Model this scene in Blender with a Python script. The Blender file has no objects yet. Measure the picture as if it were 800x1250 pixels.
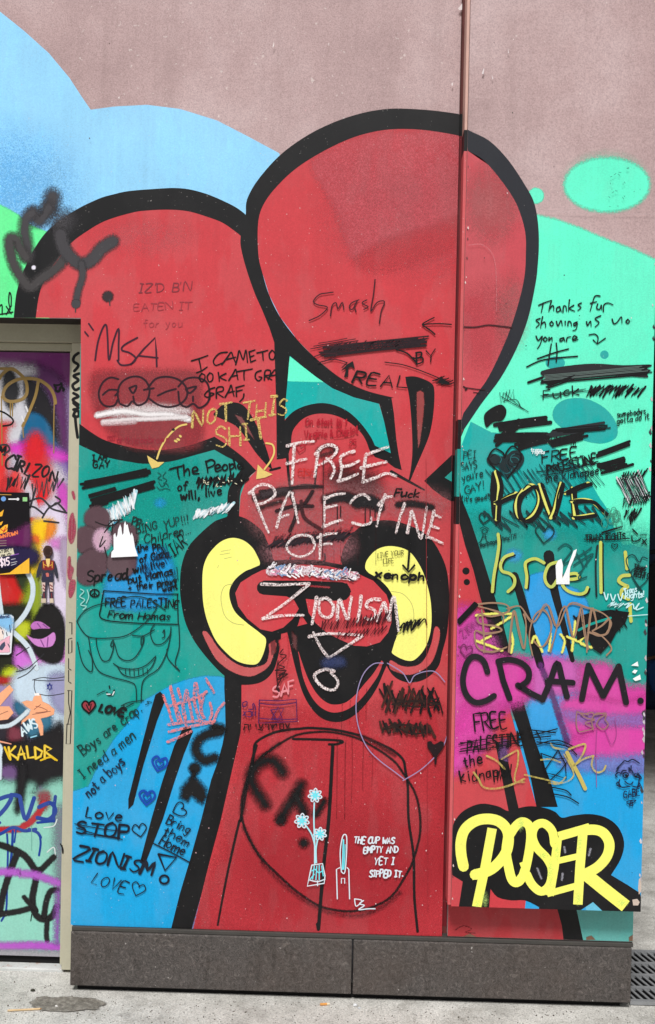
import bpy, math, random
from mathutils import Vector, Matrix
from mathutils.geometry import tessellate_polygon
random.seed(7)
SC = bpy.context.scene
COL = SC.collection

# ------------------------------------------------------------------ camera, sky, sun, exposure
F_PX, CAM = 1286.0, Vector((0.0, -3.6, 1.715))
YAW, PITCH, ROLL = math.radians(1.4), math.radians(-0.7), math.radians(1.15)
fwd = Vector((-math.sin(YAW) * math.cos(PITCH), math.cos(YAW) * math.cos(PITCH), math.sin(PITCH)))
r0 = fwd.cross(Vector((0, 0, 1))).normalized()
u0 = r0.cross(fwd).normalized()
RIGHT = r0 * math.cos(ROLL) + u0 * math.sin(ROLL)
UP = u0 * math.cos(ROLL) - r0 * math.sin(ROLL)
cd = bpy.data.cameras.new('camera')
cam = bpy.data.objects.new('camera', cd)
COL.objects.link(cam)
M = Matrix((RIGHT, UP, -fwd)).transposed().to_4x4()
M.translation = CAM
cam.matrix_world = M
cd.sensor_fit = 'VERTICAL'
cd.sensor_height = 36
cd.lens = 36 * F_PX / 1250
cd.clip_end = 500
SC.camera = cam

SUN_EL, SUN_AZ = math.radians(54), math.radians(-10)     # azimuth measured from straight behind the camera
w = bpy.data.worlds.new('World')
SC.world = w
w.use_nodes = True
nt = w.node_tree
nt.nodes.clear()
wo = nt.nodes.new('ShaderNodeOutputWorld')
bg = nt.nodes.new('ShaderNodeBackground')
sky = nt.nodes.new('ShaderNodeTexSky')
sky.sky_type = 'NISHITA'
sky.sun_disc = False
sky.sun_elevation = SUN_EL
sky.sun_rotation = math.radians(180) + SUN_AZ
sky.dust_density = 4.0
sky.ozone_density = 0.6
hs = nt.nodes.new('ShaderNodeHueSaturation')
hs.inputs['Saturation'].default_value = 0.3
nt.links.new(sky.outputs[0], hs.inputs['Color'])
nt.links.new(hs.outputs[0], bg.inputs['Color'])
bg.inputs['Strength'].default_value = 0.05
nt.links.new(bg.outputs[0], wo.inputs['Surface'])
sd = bpy.data.lights.new('sun', 'SUN')
sd.energy = 2.7
sd.angle = math.radians(14)
sd.color = (1.0, 0.985, 0.965)
so = bpy.data.objects.new('sun', sd)
COL.objects.link(so)
sdir = Vector((math.sin(SUN_AZ) * math.cos(SUN_EL), -math.cos(SUN_AZ) * math.cos(SUN_EL), math.sin(SUN_EL)))
so.rotation_euler = sdir.to_track_quat('Z', 'Y').to_euler()
so.location = sdir * 20
SC.view_settings.view_transform = 'Standard'
SC.view_settings.look = 'None'
SC.view_settings.gamma = 1.0
SC.view_settings.use_curve_mapping = False
SC.view_settings.exposure = 0.38
SC.cycles.transparent_max_bounces = 24
SC.cycles.max_bounces = 6

# ------------------------------------------------------------------ mapping the survey photo onto real planes
def ray(px, py):
    return (fwd * F_PX + RIGHT * (px - 400.0) - UP * (py - 625.0)).normalized()
def P(px, py, Y):                       # point of the plane y = Y
    d = ray(px, py)
    return CAM + d * ((Y - CAM.y) / d.y)
def G(px, py, Z=0.0):                   # point of the plane z = Z
    d = ray(px, py)
    return CAM + d * ((Z - CAM.z) / d.z)

# ------------------------------------------------------------------ materials
KALB = 0.92
def lin(c):
    out = []
    for v in c:
        v = v / 255.0
        out.append(v / 12.92 if v <= 0.04045 else ((v + 0.055) / 1.055) ** 2.4)
    return out
def alb(c):
    return tuple(min(0.9, v * KALB) for v in lin(c)) + (1.0,)

class NT:
    def __init__(s, name):
        s.m = bpy.data.materials.new(name)
        s.m.use_nodes = True
        s.t = s.m.node_tree
        s.t.nodes.clear()
        s.out = s.n('ShaderNodeOutputMaterial')
        s.b = s.n('ShaderNodeBsdfPrincipled')
        s.b.inputs['Specular IOR Level'].default_value = 0.28
        s.l(s.b.outputs[0], s.out.inputs[0])
        s.tc = s.n('ShaderNodeTexCoord').outputs['Object']
    def n(s, typ, **kw):
        nd = s.t.nodes.new(typ)
        for k, v in kw.items():
            if hasattr(nd, k) and not k[0].isupper():
                setattr(nd, k, v)
            else:
                nd.inputs[k.replace('_', ' ')].default_value = v
        return nd
    def l(s, a, b):
        s.t.links.new(a, b)
    def noise(s, scale, detail=3, rough=0.55, dist=0.0, sx=1, sy=1, sz=1):
        src = s.tc
        if (sx, sy, sz) != (1, 1, 1):
            mp = s.n('ShaderNodeMapping')
            mp.inputs['Scale'].default_value = (sx, sy, sz)
            s.l(src, mp.inputs[0])
            src = mp.outputs[0]
        nd = s.n('ShaderNodeTexNoise', Scale=scale, Detail=detail, Roughness=rough, Distortion=dist)
        s.l(src, nd.inputs['Vector'])
        return nd.outputs['Fac']
    def ramp(s, fac, stops):
        r = s.n('ShaderNodeValToRGB')
        e = r.color_ramp.elements
        while len(e) < len(stops):
            e.new(0.5)
        for el, (p, c) in zip(e, stops):
            el.position = p
            el.color = c if len(c) == 4 else tuple(c) + (1,)
        s.l(fac, r.inputs[0])
        return r.outputs[0]
    def mapr(s, fac, a, b, c, d):
        r = s.n('ShaderNodeMapRange')
        for i, v in enumerate((a, b, c, d)):
            r.inputs[1 + i].default_value = v
        s.l(fac, r.inputs[0])
        return r.outputs[0]
    def mix(s, fac, a, b, mode='MIX'):
        r = s.n('ShaderNodeMix', data_type='RGBA', blend_type=mode)
        for sock, v in ((r.inputs[0], fac), (r.inputs[6], a), (r.inputs[7], b)):
            if hasattr(v, 'links'):
                s.l(v, sock)
            else:
                sock.default_value = v
        return r.outputs[2]
    def math(s, op, a, b=0.0):
        r = s.n('ShaderNodeMath', operation=op)
        for i, v in enumerate((a, b)):
            if hasattr(v, 'links'):
                s.l(v, r.inputs[i])
            else:
                r.inputs[i].default_value = v
        return r.outputs[0]
    def bump(s, h, strength=0.2, dist=0.002):
        bp = s.n('ShaderNodeBump', Strength=strength, Distance=dist)
        s.l(h, bp.inputs['Height'])
        s.l(bp.outputs[0], s.b.inputs['Normal'])
    def color(s, c):
        if hasattr(c, 'links'):
            s.l(c, s.b.inputs['Base Color'])
        else:
            s.b.inputs['Base Color'].default_value = c

MATS = {}
def paint(c, kind='spray'):
    """spray: wall paint; soft: spray with feathered edge; chalk: broken dry strokes; marker: thin pen; worn: rubbed spray."""
    key = (c, kind)
    if key in MATS:
        return MATS[key]
    s = NT('%s_paint' % kind)
    base = alb(c)
    if kind == 'marker':
        s.color(base)
        s.b.inputs['Roughness'].default_value = 0.5
    else:
        big = s.mapr(s.noise(2.6, 6, 0.7, 0.4), 0.25, 0.75, -0.10, 0.10)
        fine = s.mapr(s.noise(210, 3, 0.8), 0.25, 0.75, -0.13, 0.13)
        streak = s.mapr(s.noise(10, 3, 0.6, 0, 9, 9, 0.5), 0.3, 0.7, -0.028, 0.028)
        val = s.math('ADD', s.math('ADD', s.math('ADD', big, fine), streak), 1.0)
        v3 = s.n('ShaderNodeCombineXYZ')
        for i in range(3):
            s.l(val, v3.inputs[i])
        col = s.mix(1.0, base, v3.outputs[0], 'MULTIPLY')
        roll = s.ramp(s.noise(4, 3, 0.55, 0.2, 2.2, 1, 0.8), [(0.47, (0, 0, 0)), (0.53, (1, 1, 1))])
        dk_ = max(base[:3]) < 0.06
        pale = tuple(min(0.9, v * 0.9 + (0.004 if dk_ else 0.03)) for v in base[:3]) + (1,)
        deep = tuple(v * 1.0 for v in base[:3]) + (1,)
        col = s.mix(s.math('MULTIPLY', roll, 0.55), col, s.mix(1.0, pale, v3.outputs[0], 'MULTIPLY'))
        drip = s.ramp(s.noise(26, 2, 0.6, 0.3, 1, 1, 0.02), [(0.63, (0, 0, 0)), (0.70, (1, 1, 1))])
        col = s.mix(s.math('MULTIPLY', drip, 0.05), col, tuple(v * 0.35 for v in base[:3]) + (1,))
        dust = s.ramp(s.noise(150, 1, 0.5), [(0.0, (0, 0, 0)), (0.765, (0, 0, 0)), (0.79, (1, 1, 1))])
        col = s.mix(s.math('MULTIPLY', dust, 0.3 if dk_ else 0.45), col, (0.62, 0.58, 0.56, 1))
        grime = s.mapr(s.noise(5, 6, 0.7), 0.5, 0.85, 0.0, 0.03 if dk_ else 0.10)
        col = s.mix(grime, col, (0.30, 0.26, 0.25, 1))
        s.color(col)
        s.b.inputs['Roughness'].default_value = 0.52
        s.bump(s.noise(420, 2, 0.6), 0.18, 0.0012)
    if kind in ('soft', 'chalk', 'worn'):
        at = s.n('ShaderNodeAttribute', attribute_name='alpha').outputs['Fac']
        if kind == 'soft':
            g = s.mapr(s.noise(190, 3, 0.9), 0.25, 0.75, -0.62, 0.62)
            edge = s.math('MULTIPLY', s.math('MULTIPLY', at, s.math('SUBTRACT', 1.0, at)), 4.0)
            a = s.math('ADD', at, s.math('MULTIPLY', g, edge))
        elif kind == 'worn':
            g = s.mapr(s.noise(60, 5, 0.8, 0.3, 1, 1, 0.35), 0.3, 0.6, 0.0, 1.0)
            a = s.math('MULTIPLY', at, g)
        else:
            g = s.mapr(s.noise(190, 4, 0.8), 0.42, 0.54, 0.0, 1.0)
            a = s.math('MULTIPLY', at, g)
        a = s.mapr(a, 0, 1, 0, 1)
        tr = s.n('ShaderNodeBsdfTransparent')
        mx = s.n('ShaderNodeMixShader')
        s.l(a, mx.inputs[0])
        s.l(tr.outputs[0], mx.inputs[1])
        s.l(s.b.outputs[0], mx.inputs[2])
        s.l(mx.outputs[0], s.out.inputs[0])
    MATS[key] = s.m
    return s.m

def mat_raw_wall():
    s = NT('raw_wall_render')
    grain = s.noise(215, 4, 0.85)
    patch = s.noise(1.6, 5, 0.6)
    c = s.ramp(patch, [(0.3, alb((164, 139, 139))), (0.5, alb((184, 158, 158))), (0.72, alb((203, 181, 182)))])
    g = s.ramp(grain, [(0.26, (0.56, 0.54, 0.54)), (0.5, (1, 1, 1)), (0.74, (1.30, 1.28, 1.27))])
    c = s.mix(1.0, c, g, 'MULTIPLY')
    horiz = s.ramp(s.noise(6, 5, 0.7, 0.1, 0.5, 1, 14), [(0.55, (0, 0, 0)), (0.75, (1, 1, 1))])
    c = s.mix(s.math('MULTIPLY', horiz, 0.22), c, alb((205, 180, 178)))
    speck = s.ramp(s.noise(70, 1, 0.5), [(0.74, (0, 0, 0)), (0.77, (1, 1, 1))])
    c = s.mix(s.math('MULTIPLY', speck, 0.5), c, alb((225, 215, 212)))
    scr = s.ramp(s.noise(22, 2, 0.5, 2.0, 2.2, 1, 0.5), [(0.495, (0, 0, 0)), (0.5, (1, 1, 1)), (0.505, (0, 0, 0))])
    c = s.mix(s.math('MULTIPLY', scr, 0.12), c, alb((220, 205, 205)))
    vst = s.ramp(s.noise(9, 4, 0.7, 0.3, 1.4, 1, 0.12), [(0.52, (0, 0, 0)), (0.72, (1, 1, 1))])
    c = s.mix(s.math('MULTIPLY', vst, 0.2), c, alb((128, 106, 104)))
    s.color(c)
    s.b.inputs['Roughness'].default_value = 0.75
    s.bump(grain, 0.35, 0.002)
    return s.m

def mat_granite():
    s = NT('dark_granite')
    n1 = s.noise(48, 6, 0.74, 2.4)
    c = s.ramp(n1, [(0.30, alb((34, 31, 30))), (0.46, alb((65, 61, 59))), (0.56, alb((81, 76, 74))), (0.72, alb((124, 116, 111)))])
    n2 = s.noise(95, 4, 0.7, 3.5)
    v = s.ramp(n2, [(0.46, (0, 0, 0)), (0.5, (1, 1, 1)), (0.54, (0, 0, 0))])
    c = s.mix(s.math('MULTIPLY', v, 0.33), c, alb((150, 142, 136)))
    br = s.ramp(s.noise(3.2, 4, 0.6), [(0.45, (0, 0, 0)), (0.7, (1, 1, 1))])
    c = s.mix(s.math('MULTIPLY', br, 0.3), c, alb((80, 66, 57)))
    lt = s.ramp(s.noise(5, 6, 0.75, 0.5, 1, 1, 0.8), [(0.6, (0, 0, 0)), (0.8, (1, 1, 1))])
    c = s.mix(s.math('MULTIPLY', lt, 0.4), c, alb((150, 145, 142)))
    dr = s.ramp(s.noise(16, 4, 0.7, 0.5, 1, 1, 0.22), [(0.56, (0, 0, 0)), (0.7, (1, 1, 1))])
    c = s.mix(s.math('MULTIPLY', dr, 0.4), c, alb((44, 38, 34)))
    wsp = s.ramp(s.noise(60, 2, 0.6), [(0.735, (0, 0, 0)), (0.755, (1, 1, 1))])
    c = s.mix(s.math('MULTIPLY', wsp, 0.6), c, alb((190, 186, 182)))
    s.color(c)
    s.b.inputs['Roughness'].default_value = 0.6
    s.bump(n1, 0.25, 0.002)
    return s.m

def mat_plain(name, c, rough=0.6, metal=0.0, var=0.12, scale=20, bump=0.1, speck=None):
    s = NT(name)
    n = s.noise(scale, 5, 0.65)
    f = s.noise(scale * 14, 2, 0.7)
    k = s.math('ADD', s.mapr(n, 0.25, 0.75, 1 - var, 1 + var), s.mapr(f, 0.25, 0.75, -var * 0.5, var * 0.5))
    v3 = s.n('ShaderNodeCombineXYZ')
    for i in range(3):
        s.l(k, v3.inputs[i])
    col = s.mix(1.0, alb(c), v3.outputs[0], 'MULTIPLY')
    if speck:
        m = s.ramp(s.noise(scale * 2.5, 4, 0.7), [(0.6, (0, 0, 0)), (0.66, (1, 1, 1))])
        col = s.mix(s.math('MULTIPLY', m, 0.75), col, alb(speck))
    s.color(col)
    s.b.inputs['Roughness'].default_value = rough
    s.b.inputs['Metallic'].default_value = metal
    s.bump(f, bump, 0.002)
    return s.m

def mat_ground():
    s = NT('worn_concrete')
    a = s.noise(4.5, 7, 0.75)
    c = s.ramp(a, [(0.3, alb((158, 156, 150))), (0.5, alb((198, 196, 190))), (0.7, alb((222, 220, 214)))])
    f = s.noise(160, 4, 0.8)
    c = s.mix(1.0, c, s.ramp(f, [(0.28, (0.38, 0.38, 0.38)), (0.5, (1, 1, 1)), (0.72, (1.35, 1.34, 1.32))]), 'MULTIPLY')
    ag = s.ramp(s.noise(75, 2, 0.6), [(0.64, (0, 0, 0)), (0.68, (1, 1, 1))])
    c = s.mix(s.math('MULTIPLY', ag, 0.5), c, alb((112, 108, 102)))
    wh = s.ramp(s.noise(48, 2, 0.6), [(0.66, (0, 0, 0)), (0.69, (1, 1, 1))])
    c = s.mix(s.math('MULTIPLY', wh, 0.5), c, alb((228, 226, 222)))
    st = s.ramp(s.noise(7, 5, 0.75, 0.4), [(0.56, (0, 0, 0)), (0.72, (1, 1, 1))])
    c = s.mix(s.math('MULTIPLY', st, 0.5), c, alb((116, 110, 100)))
    gum = s.ramp(s.noise(16, 1, 0.4), [(0.70, (0, 0, 0)), (0.715, (1, 1, 1))])
    c = s.mix(s.math('MULTIPLY', gum, 0.22), c, alb((84, 82, 78)))
    cr = s.ramp(s.noise(6, 4, 0.7, 0.8), [(0.492, (0, 0, 0)), (0.5, (1, 1, 1)), (0.508, (0, 0, 0))])
    c = s.mix(s.math('MULTIPLY', cr, 0.35), c, alb((105, 98, 88)))
    s.color(c)
    s.b.inputs['Roughness'].default_value = 0.85
    s.bump(s.math('ADD', f, s.math('MULTIPLY', ag, -0.6)), 0.7, 0.004)
    return s.m

# ------------------------------------------------------------------ objects
def put(name, verts, faces, mats, parent=None, fmat=None, alpha=None, smooth=False):
    off = parent_world(parent)
    me = bpy.data.meshes.new(name)
    me.from_pydata([tuple(Vector(v) - off) for v in verts], [], faces)
    for m in (mats if isinstance(mats, (list, tuple)) else [mats]):
        me.materials.append(m)
    if fmat:
        for p, i in zip(me.polygons, fmat):
            p.material_index = i
    if alpha:
        at = me.attributes.new('alpha', 'FLOAT', 'POINT')
        at.data.foreach_set('value', alpha)
    if smooth:
        for p in me.polygons:
            p.use_smooth = True
    me.update()
    o = bpy.data.objects.new(name, me)
    COL.objects.link(o)
    if parent:
        o.parent = parent
    return o
def parent_world(p):
    v = Vector((0, 0, 0))
    while p is not None:
        v = v + Vector(p.location)
        p = p.parent
    return v
def empty(name, loc, label, cat, group=None):
    o = bpy.data.objects.new(name, None)
    o.empty_display_size = 0.1
    COL.objects.link(o)
    o.location = loc
    tag(o, label, cat, group)
    return o
def tag(o, label=None, cat=None, group=None, kind=None):
    for k, v in (('label', label), ('category', cat), ('group', group), ('kind', kind)):
        if v:
            o[k] = v
    return o
def boxdata(x0, x1, y0, y1, z0, z1):
    v = [(x, y, z) for x in (x0, x1) for y in (y0, y1) for z in (z0, z1)]
    f = [(0, 1, 3, 2), (4, 6, 7, 5), (0, 4, 5, 1), (2, 3, 7, 6), (0, 2, 6, 4), (1, 5, 7, 3)]
    return v, f
def bevel(o, wd, seg=2):
    m = o.modifiers.new('bevel', 'BEVEL')
    m.width = wd
    m.segments = seg
    m.limit_method = 'ANGLE'
    return o
def box(name, x0, x1, y0, y1, z0, z1, m, parent=None, bev=0.0):
    v, f = boxdata(x0, x1, y0, y1, z0, z1)
    o = put(name, v, f, m, parent)
    return bevel(o, bev) if bev else o

# ------------------------------------------------------------------ paint layers on a plane
def pts(s):
    if not isinstance(s, str):
        return [tuple(p) for p in s]
    n = [float(v) for v in s.replace(',', ' ').split()]
    return list(zip(n[0::2], n[1::2]))
def tile(c, r, s):                      # 5x enlarged survey tile -> photo pixels
    return [(160 * c + x / 5.0, 200 * r + y / 5.0) for x, y in pts(s)]
def zm(ox, oy, s, k=2.963):
    return [(ox + x / k, oy + y / k) for x, y in pts(s)]
def catmull(p, n=6, closed=False):
    if len(p) < 3:
        return list(p)
    out = []
    N = len(p)
    rng = range(N) if closed else range(N - 1)
    for i in rng:
        if closed:
            a, b, c, d = p[i - 1], p[i], p[(i + 1) % N], p[(i + 2) % N]
        else:
            a, b, c, d = p[max(i - 1, 0)], p[i], p[i + 1], p[min(i + 2, N - 1)]
        for k in range(n):
            t = k / n
            t2, t3 = t * t, t * t * t
            out.append(tuple(0.5 * (2 * b[j] + (c[j] - a[j]) * t + (2 * a[j] - 5 * b[j] + 4 * c[j] - d[j]) * t2
                                    + (3 * b[j] - a[j] - 3 * c[j] + d[j]) * t3) for j in (0, 1)))
    if not closed:
        out.append(p[-1])
    return out
def wob(p, a):
    return [(x + random.uniform(-a, a), y + random.uniform(-a, a)) for x, y in p]
def normals(p, closed=False):
    N = len(p)
    res = []
    for i in range(N):
        if closed:
            a, b = p[i - 1], p[(i + 1) % N]
        else:
            a, b = p[max(i - 1, 0)], p[min(i + 1, N - 1)]
        dx, dy = b[0] - a[0], b[1] - a[1]
        L = math.hypot(dx, dy) or 1.0
        res.append((-dy / L, dx / L))
    return res

class Surface:
    """A painted plane y = Y (towards the street is -y); clip = world x/z bounds of the board that carries the paint."""
    def __init__(s, Y, owner, clip=None):
        s.Y, s.owner, s.clip, s.z, s.notch = Y, owner, clip, 0.0004, None

class Part:
    def __init__(s, surf, name, parent=None, label=None):
        s.sf, s.name, s.parent, s.label = surf, name, parent or surf.owner, label
        s.v, s.f, s.fm, s.al, s.m = [], [], [], [], []
        s.lowclip = None
    def mi(s, m):
        if m not in s.m:
            s.m.append(m)
        return s.m.index(m)
    def pt(s, p, a=1.0, dz=0.0):
        q = P(p[0], p[1], s.sf.Y)
        if s.sf.clip:
            x0, x1, z0, z1 = s.sf.clip
            if s.lowclip is not None:
                x0 = max(x0, s.lowclip)
            if s.sf.notch and q.x < s.sf.notch[0] and q.z < s.sf.notch[1]:      # the door opening carries no wall paint
                if s.sf.notch[1] - q.z < 0.06 and s.sf.notch[0] - q.x > 0.02:
                    q.z = s.sf.notch[1]
                else:
                    q.x = s.sf.notch[0]
            q.x = min(max(q.x, x0), x1)
            q.z = min(max(q.z, z0), z1)
        q.y = s.sf.Y - s.sf.z - dz
        s.v.append(q)
        s.al.append(a)
        return len(s.v) - 1
    def face(s, idx, m):
        s.f.append(tuple(idx))
        s.fm.append(m)
    def fill(s, p, c, feather=0.0, smooth=False, kind=None, op=1.0):
        p = pts(p)
        if smooth:
            p = catmull(p, 5, True)
        m = s.mi(paint(c, kind or ('soft' if (feather or op < 1) else 'spray')))
        s.sf.z += 2.0e-5
        area = sum(p[i - 1][0] * p[i][1] - p[i][0] * p[i - 1][1] for i in range(len(p)))
        sg = 1.0 if area > 0 else -1.0
        inner = p
        if feather:
            nn = normals(p, True)
            inner = [(x + n[0] * sg * feather * 0.4, y + n[1] * sg * feather * 0.4) for (x, y), n in zip(p, nn)]
            outer = [(x - n[0] * sg * feather * 0.6, y - n[1] * sg * feather * 0.6) for (x, y), n in zip(p, nn)]
        ii = [s.pt(q, op) for q in inner]
        for t in tessellate_polygon([[Vector((x, y, 0)) for x, y in inner]]):
            s.face([ii[k] for k in t], m)
        if feather:
            oo = [s.pt(q, 0.0) for q in outer]
            N = len(p)
            for i in range(N):
                j = (i + 1) % N
                s.face((ii[i], ii[j], oo[j], oo[i]), m)
        return s
    def cloud(s, p, c, f=20.0, op=1.0):
        """sprayed field whose edge fades over f photo pixels (built on a fine grid)"""
        p = catmull(pts(p), 4, True)
        m = s.mi(paint(c, 'soft'))
        s.sf.z += 2.0e-5
        st = max(f / 4.0, 3.0)
        x0, x1 = min(q[0] for q in p) - f / 2, max(q[0] for q in p) + f / 2
        y0, y1 = min(q[1] for q in p) - f / 2, max(q[1] for q in p) + f / 2
        nx, ny = int((x1 - x0) / st) + 2, int((y1 - y0) / st) + 2
        def sd(x, y):
            best, ins = 1e9, False
            for i in range(len(p)):
                (ax, ay), (bx, by) = p[i - 1], p[i]
                dx, dy = bx - ax, by - ay
                L2 = dx * dx + dy * dy or 1e-9
                t = min(1, max(0, ((x - ax) * dx + (y - ay) * dy) / L2))
                d = (x - ax - t * dx) ** 2 + (y - ay - t * dy) ** 2
                best = min(best, d)
                if (ay > y) != (by > y) and x < (bx - ax) * (y - ay) / (by - ay) + ax:
                    ins = not ins
            d = math.sqrt(best)
            return d if ins else -d
        idx = {}
        al = {}
        for j in range(ny):
            for i in range(nx):
                d = sd(x0 + i * st, y0 + j * st) / f + 0.5
                d = min(1.0, max(0.0, d))
                al[i, j] = op * d * d * (3 - 2 * d)
        for j in range(ny - 1):
            for i in range(nx - 1):
                cs = ((i, j), (i + 1, j), (i + 1, j + 1), (i, j + 1))
                if max(al[c_] for c_ in cs) <= 0.001:
                    continue
                for c_ in cs:
                    if c_ not in idx:
                        idx[c_] = s.pt((x0 + c_[0] * st, y0 + c_[1] * st), al[c_])
                s.face([idx[c_] for c_ in cs], m)
        return s
    def stroke(s, p, wd, c, feather=0.0, smooth=True, kind=None, op=1.0, taper=None, cap=True, closed=False, n=5, step=6e-6):
        p = pts(p)
        if closed:
            p = p + [p[0]]
        if smooth:
            p = catmull(p, n)
        q = [p[0]]
        for a in p[1:]:
            if math.hypot(a[0] - q[-1][0], a[1] - q[-1][1]) > 0.15:
                q.append(a)
        p = q
        if len(p) < 2:
            p = [p[0], (p[0][0] + 0.3, p[0][1])]
        m = s.mi(paint(c, kind or ('soft' if (feather or op < 1) else 'marker' if wd < 3.2 else 'spray')))
        s.sf.z += step
        N = len(p)
        nn = normals(p)
        ws = []
        for i in range(N):
            t = i / (N - 1)
            k = 1.0
            if taper:
                k = taper[0] + (taper[1] - taper[0]) * t
            ws.append(wd * 0.5 * k)
        ramp = 2.5e-7
        def ring(sign, rad, a):
            return [s.pt((x + nx * sign * r, y + ny * sign * r), a, i * ramp)
                    for i, ((x, y), (nx, ny), r) in enumerate(zip(p, nn, rad))]
        if feather:
            inn = [max(r - feather * 0.5, 0.05) for r in ws]
            out = [r + feather * 0.5 for r in ws]
            rows = [ring(1, out, 0), ring(1, inn, op), ring(-1, inn, op), ring(-1, out, 0)]
        else:
            rows = [ring(1, ws, op), ring(-1, ws, op)]
        for a, b in zip(rows, rows[1:]):
            for i in range(N - 1):
                s.face((a[i], a[i + 1], b[i + 1], b[i]), m)
        if cap:
            for e, sg in ((0, -1), (N - 1, 1)):
                x, y = p[e]
                nx, ny = nn[e]
                tx, ty = ny * sg, -nx * sg
                K = 5 if wd > 3 or feather else 3
                def arc(r, a):
                    return [s.pt((x + r * (nx * math.cos(math.pi * k / K) + tx * math.sin(math.pi * k / K)),
                                  y + r * (ny * math.cos(math.pi * k / K) + ty * math.sin(math.pi * k / K))), a, e * ramp)
                            for k in range(K + 1)]
                r_in = max(ws[e] - feather * 0.5, 0.05) if feather else ws[e]
                A = arc(r_in, op)
                s.face(A, m)
                if feather:
                    B = arc(ws[e] + feather * 0.5, 0.0)
                    for k in range(K):
                        s.face((A[k], A[k + 1], B[k + 1], B[k]), m)
        return s
    def blob(s, x, y, rx, ry, c, op=1.0, rot=0.0, hard=0.0, kind='soft'):
        """soft spray cloud, hard = share of the radius that is solid"""
        m = s.mi(paint(c, kind))
        s.sf.z += 2.0e-5
        ca, sa = math.cos(math.radians(rot)), math.sin(math.radians(rot))
        K = 28
        prev = None
        c0 = s.pt((x, y), op)
        for k in range(1, 6):
            t = k / 5.0
            r = hard + (1 - hard) * t if hard else t
            a = op * (1 - t * t) ** 1.5 if not hard else op * (1 - ((k - 1) / 4.0)) ** 1.0
            rg = []
            for i in range(K):
                th = 2 * math.pi * i / K
                ex, ey = rx * r * math.cos(th), ry * r * math.sin(th)
                rg.append(s.pt((x + ex * ca - ey * sa, y + ex * sa + ey * ca), a))
            for i in range(K):
                j = (i + 1) % K
                if prev is None:
                    s.face((c0, rg[i], rg[j]), m)
                else:
                    s.face((prev[i], rg[i], rg[j], prev[j]), m)
            prev = rg
        return s
    def disc(s, x, y, rx, c, ry=None, feather=0.0, rot=0.0):
        ry = ry or rx
        ca, sa = math.cos(math.radians(rot)), math.sin(math.radians(rot))
        K = 22
        p = []
        for i in range(K):
            th = 2 * math.pi * i / K
            ex, ey = rx * math.cos(th), ry * math.sin(th)
            p.append((x + ex * ca - ey * sa, y + ex * sa + ey * ca))
        return s.fill(p, c, feather)
    def hatch(s, x0, y0, x1, y1, height, n, wd, c, kind=None, slant=3.0, jit=1.5):
        """back-and-forth scribble along the line (x0,y0)-(x1,y1)"""
        L = math.hypot(x1 - x0, y1 - y0)
        tx, ty = (x1 - x0) / L, (y1 - y0) / L
        nx, ny = -ty, tx
        p = []
        for i in range(n + 1):
            t = L * i / n
            h = (height / 2 + random.uniform(-jit, jit)) * (1 if i % 2 else -1)
            o = slant * (1 if i % 2 else -1)
            p.append((x0 + tx * (t - o) + nx * h, y0 + ty * (t - o) + ny * h))
        return s.stroke(p, wd, c, smooth=False, kind=kind)
    def scrub(s, x0, y0, x1, y1, height, n, wd, c, kind=None, jit=4):
        """long parallel strokes blotting something out"""
        L = math.hypot(x1 - x0, y1 - y0)
        nx, ny = -(y1 - y0) / L, (x1 - x0) / L
        tx, ty = (x1 - x0) / L, (y1 - y0) / L
        for i in range(n):
            h = height * ((i + 0.5) / n - 0.5)
            a, b = random.uniform(-jit, jit), random.uniform(-jit, jit)
            bow = random.uniform(-1, 1) * height * 0.1
            s.stroke([(x0 + tx * a + nx * h, y0 + ty * a + ny * h), ((x0 + x1) / 2 + nx * (h + bow), (y0 + y1) / 2 + ny * (h + bow)),
                      (x1 + tx * b + nx * h, y1 + ty * b + ny * h)], wd, c, kind=kind)
        return s
    def heart(s, x, y, r, wd, c, rot=0, fillc=None):
        hp = [(0, 0.9), (-0.75, 0.15), (-0.95, -0.4), (-0.55, -0.85), (-0.1, -0.6), (0, -0.3), (0.15, -0.65), (0.6, -0.85), (0.95, -0.35), (0.7, 0.2)]
        a = math.radians(rot)
        p = [(x + r * (u * math.cos(a) - v * math.sin(a)), y + r * (u * math.sin(a) + v * math.cos(a))) for u, v in hp]
        if fillc:
            s.fill(p, fillc, smooth=True)
        return s.stroke(wob(p, r * 0.05) + [p[0]], wd, c)
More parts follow.
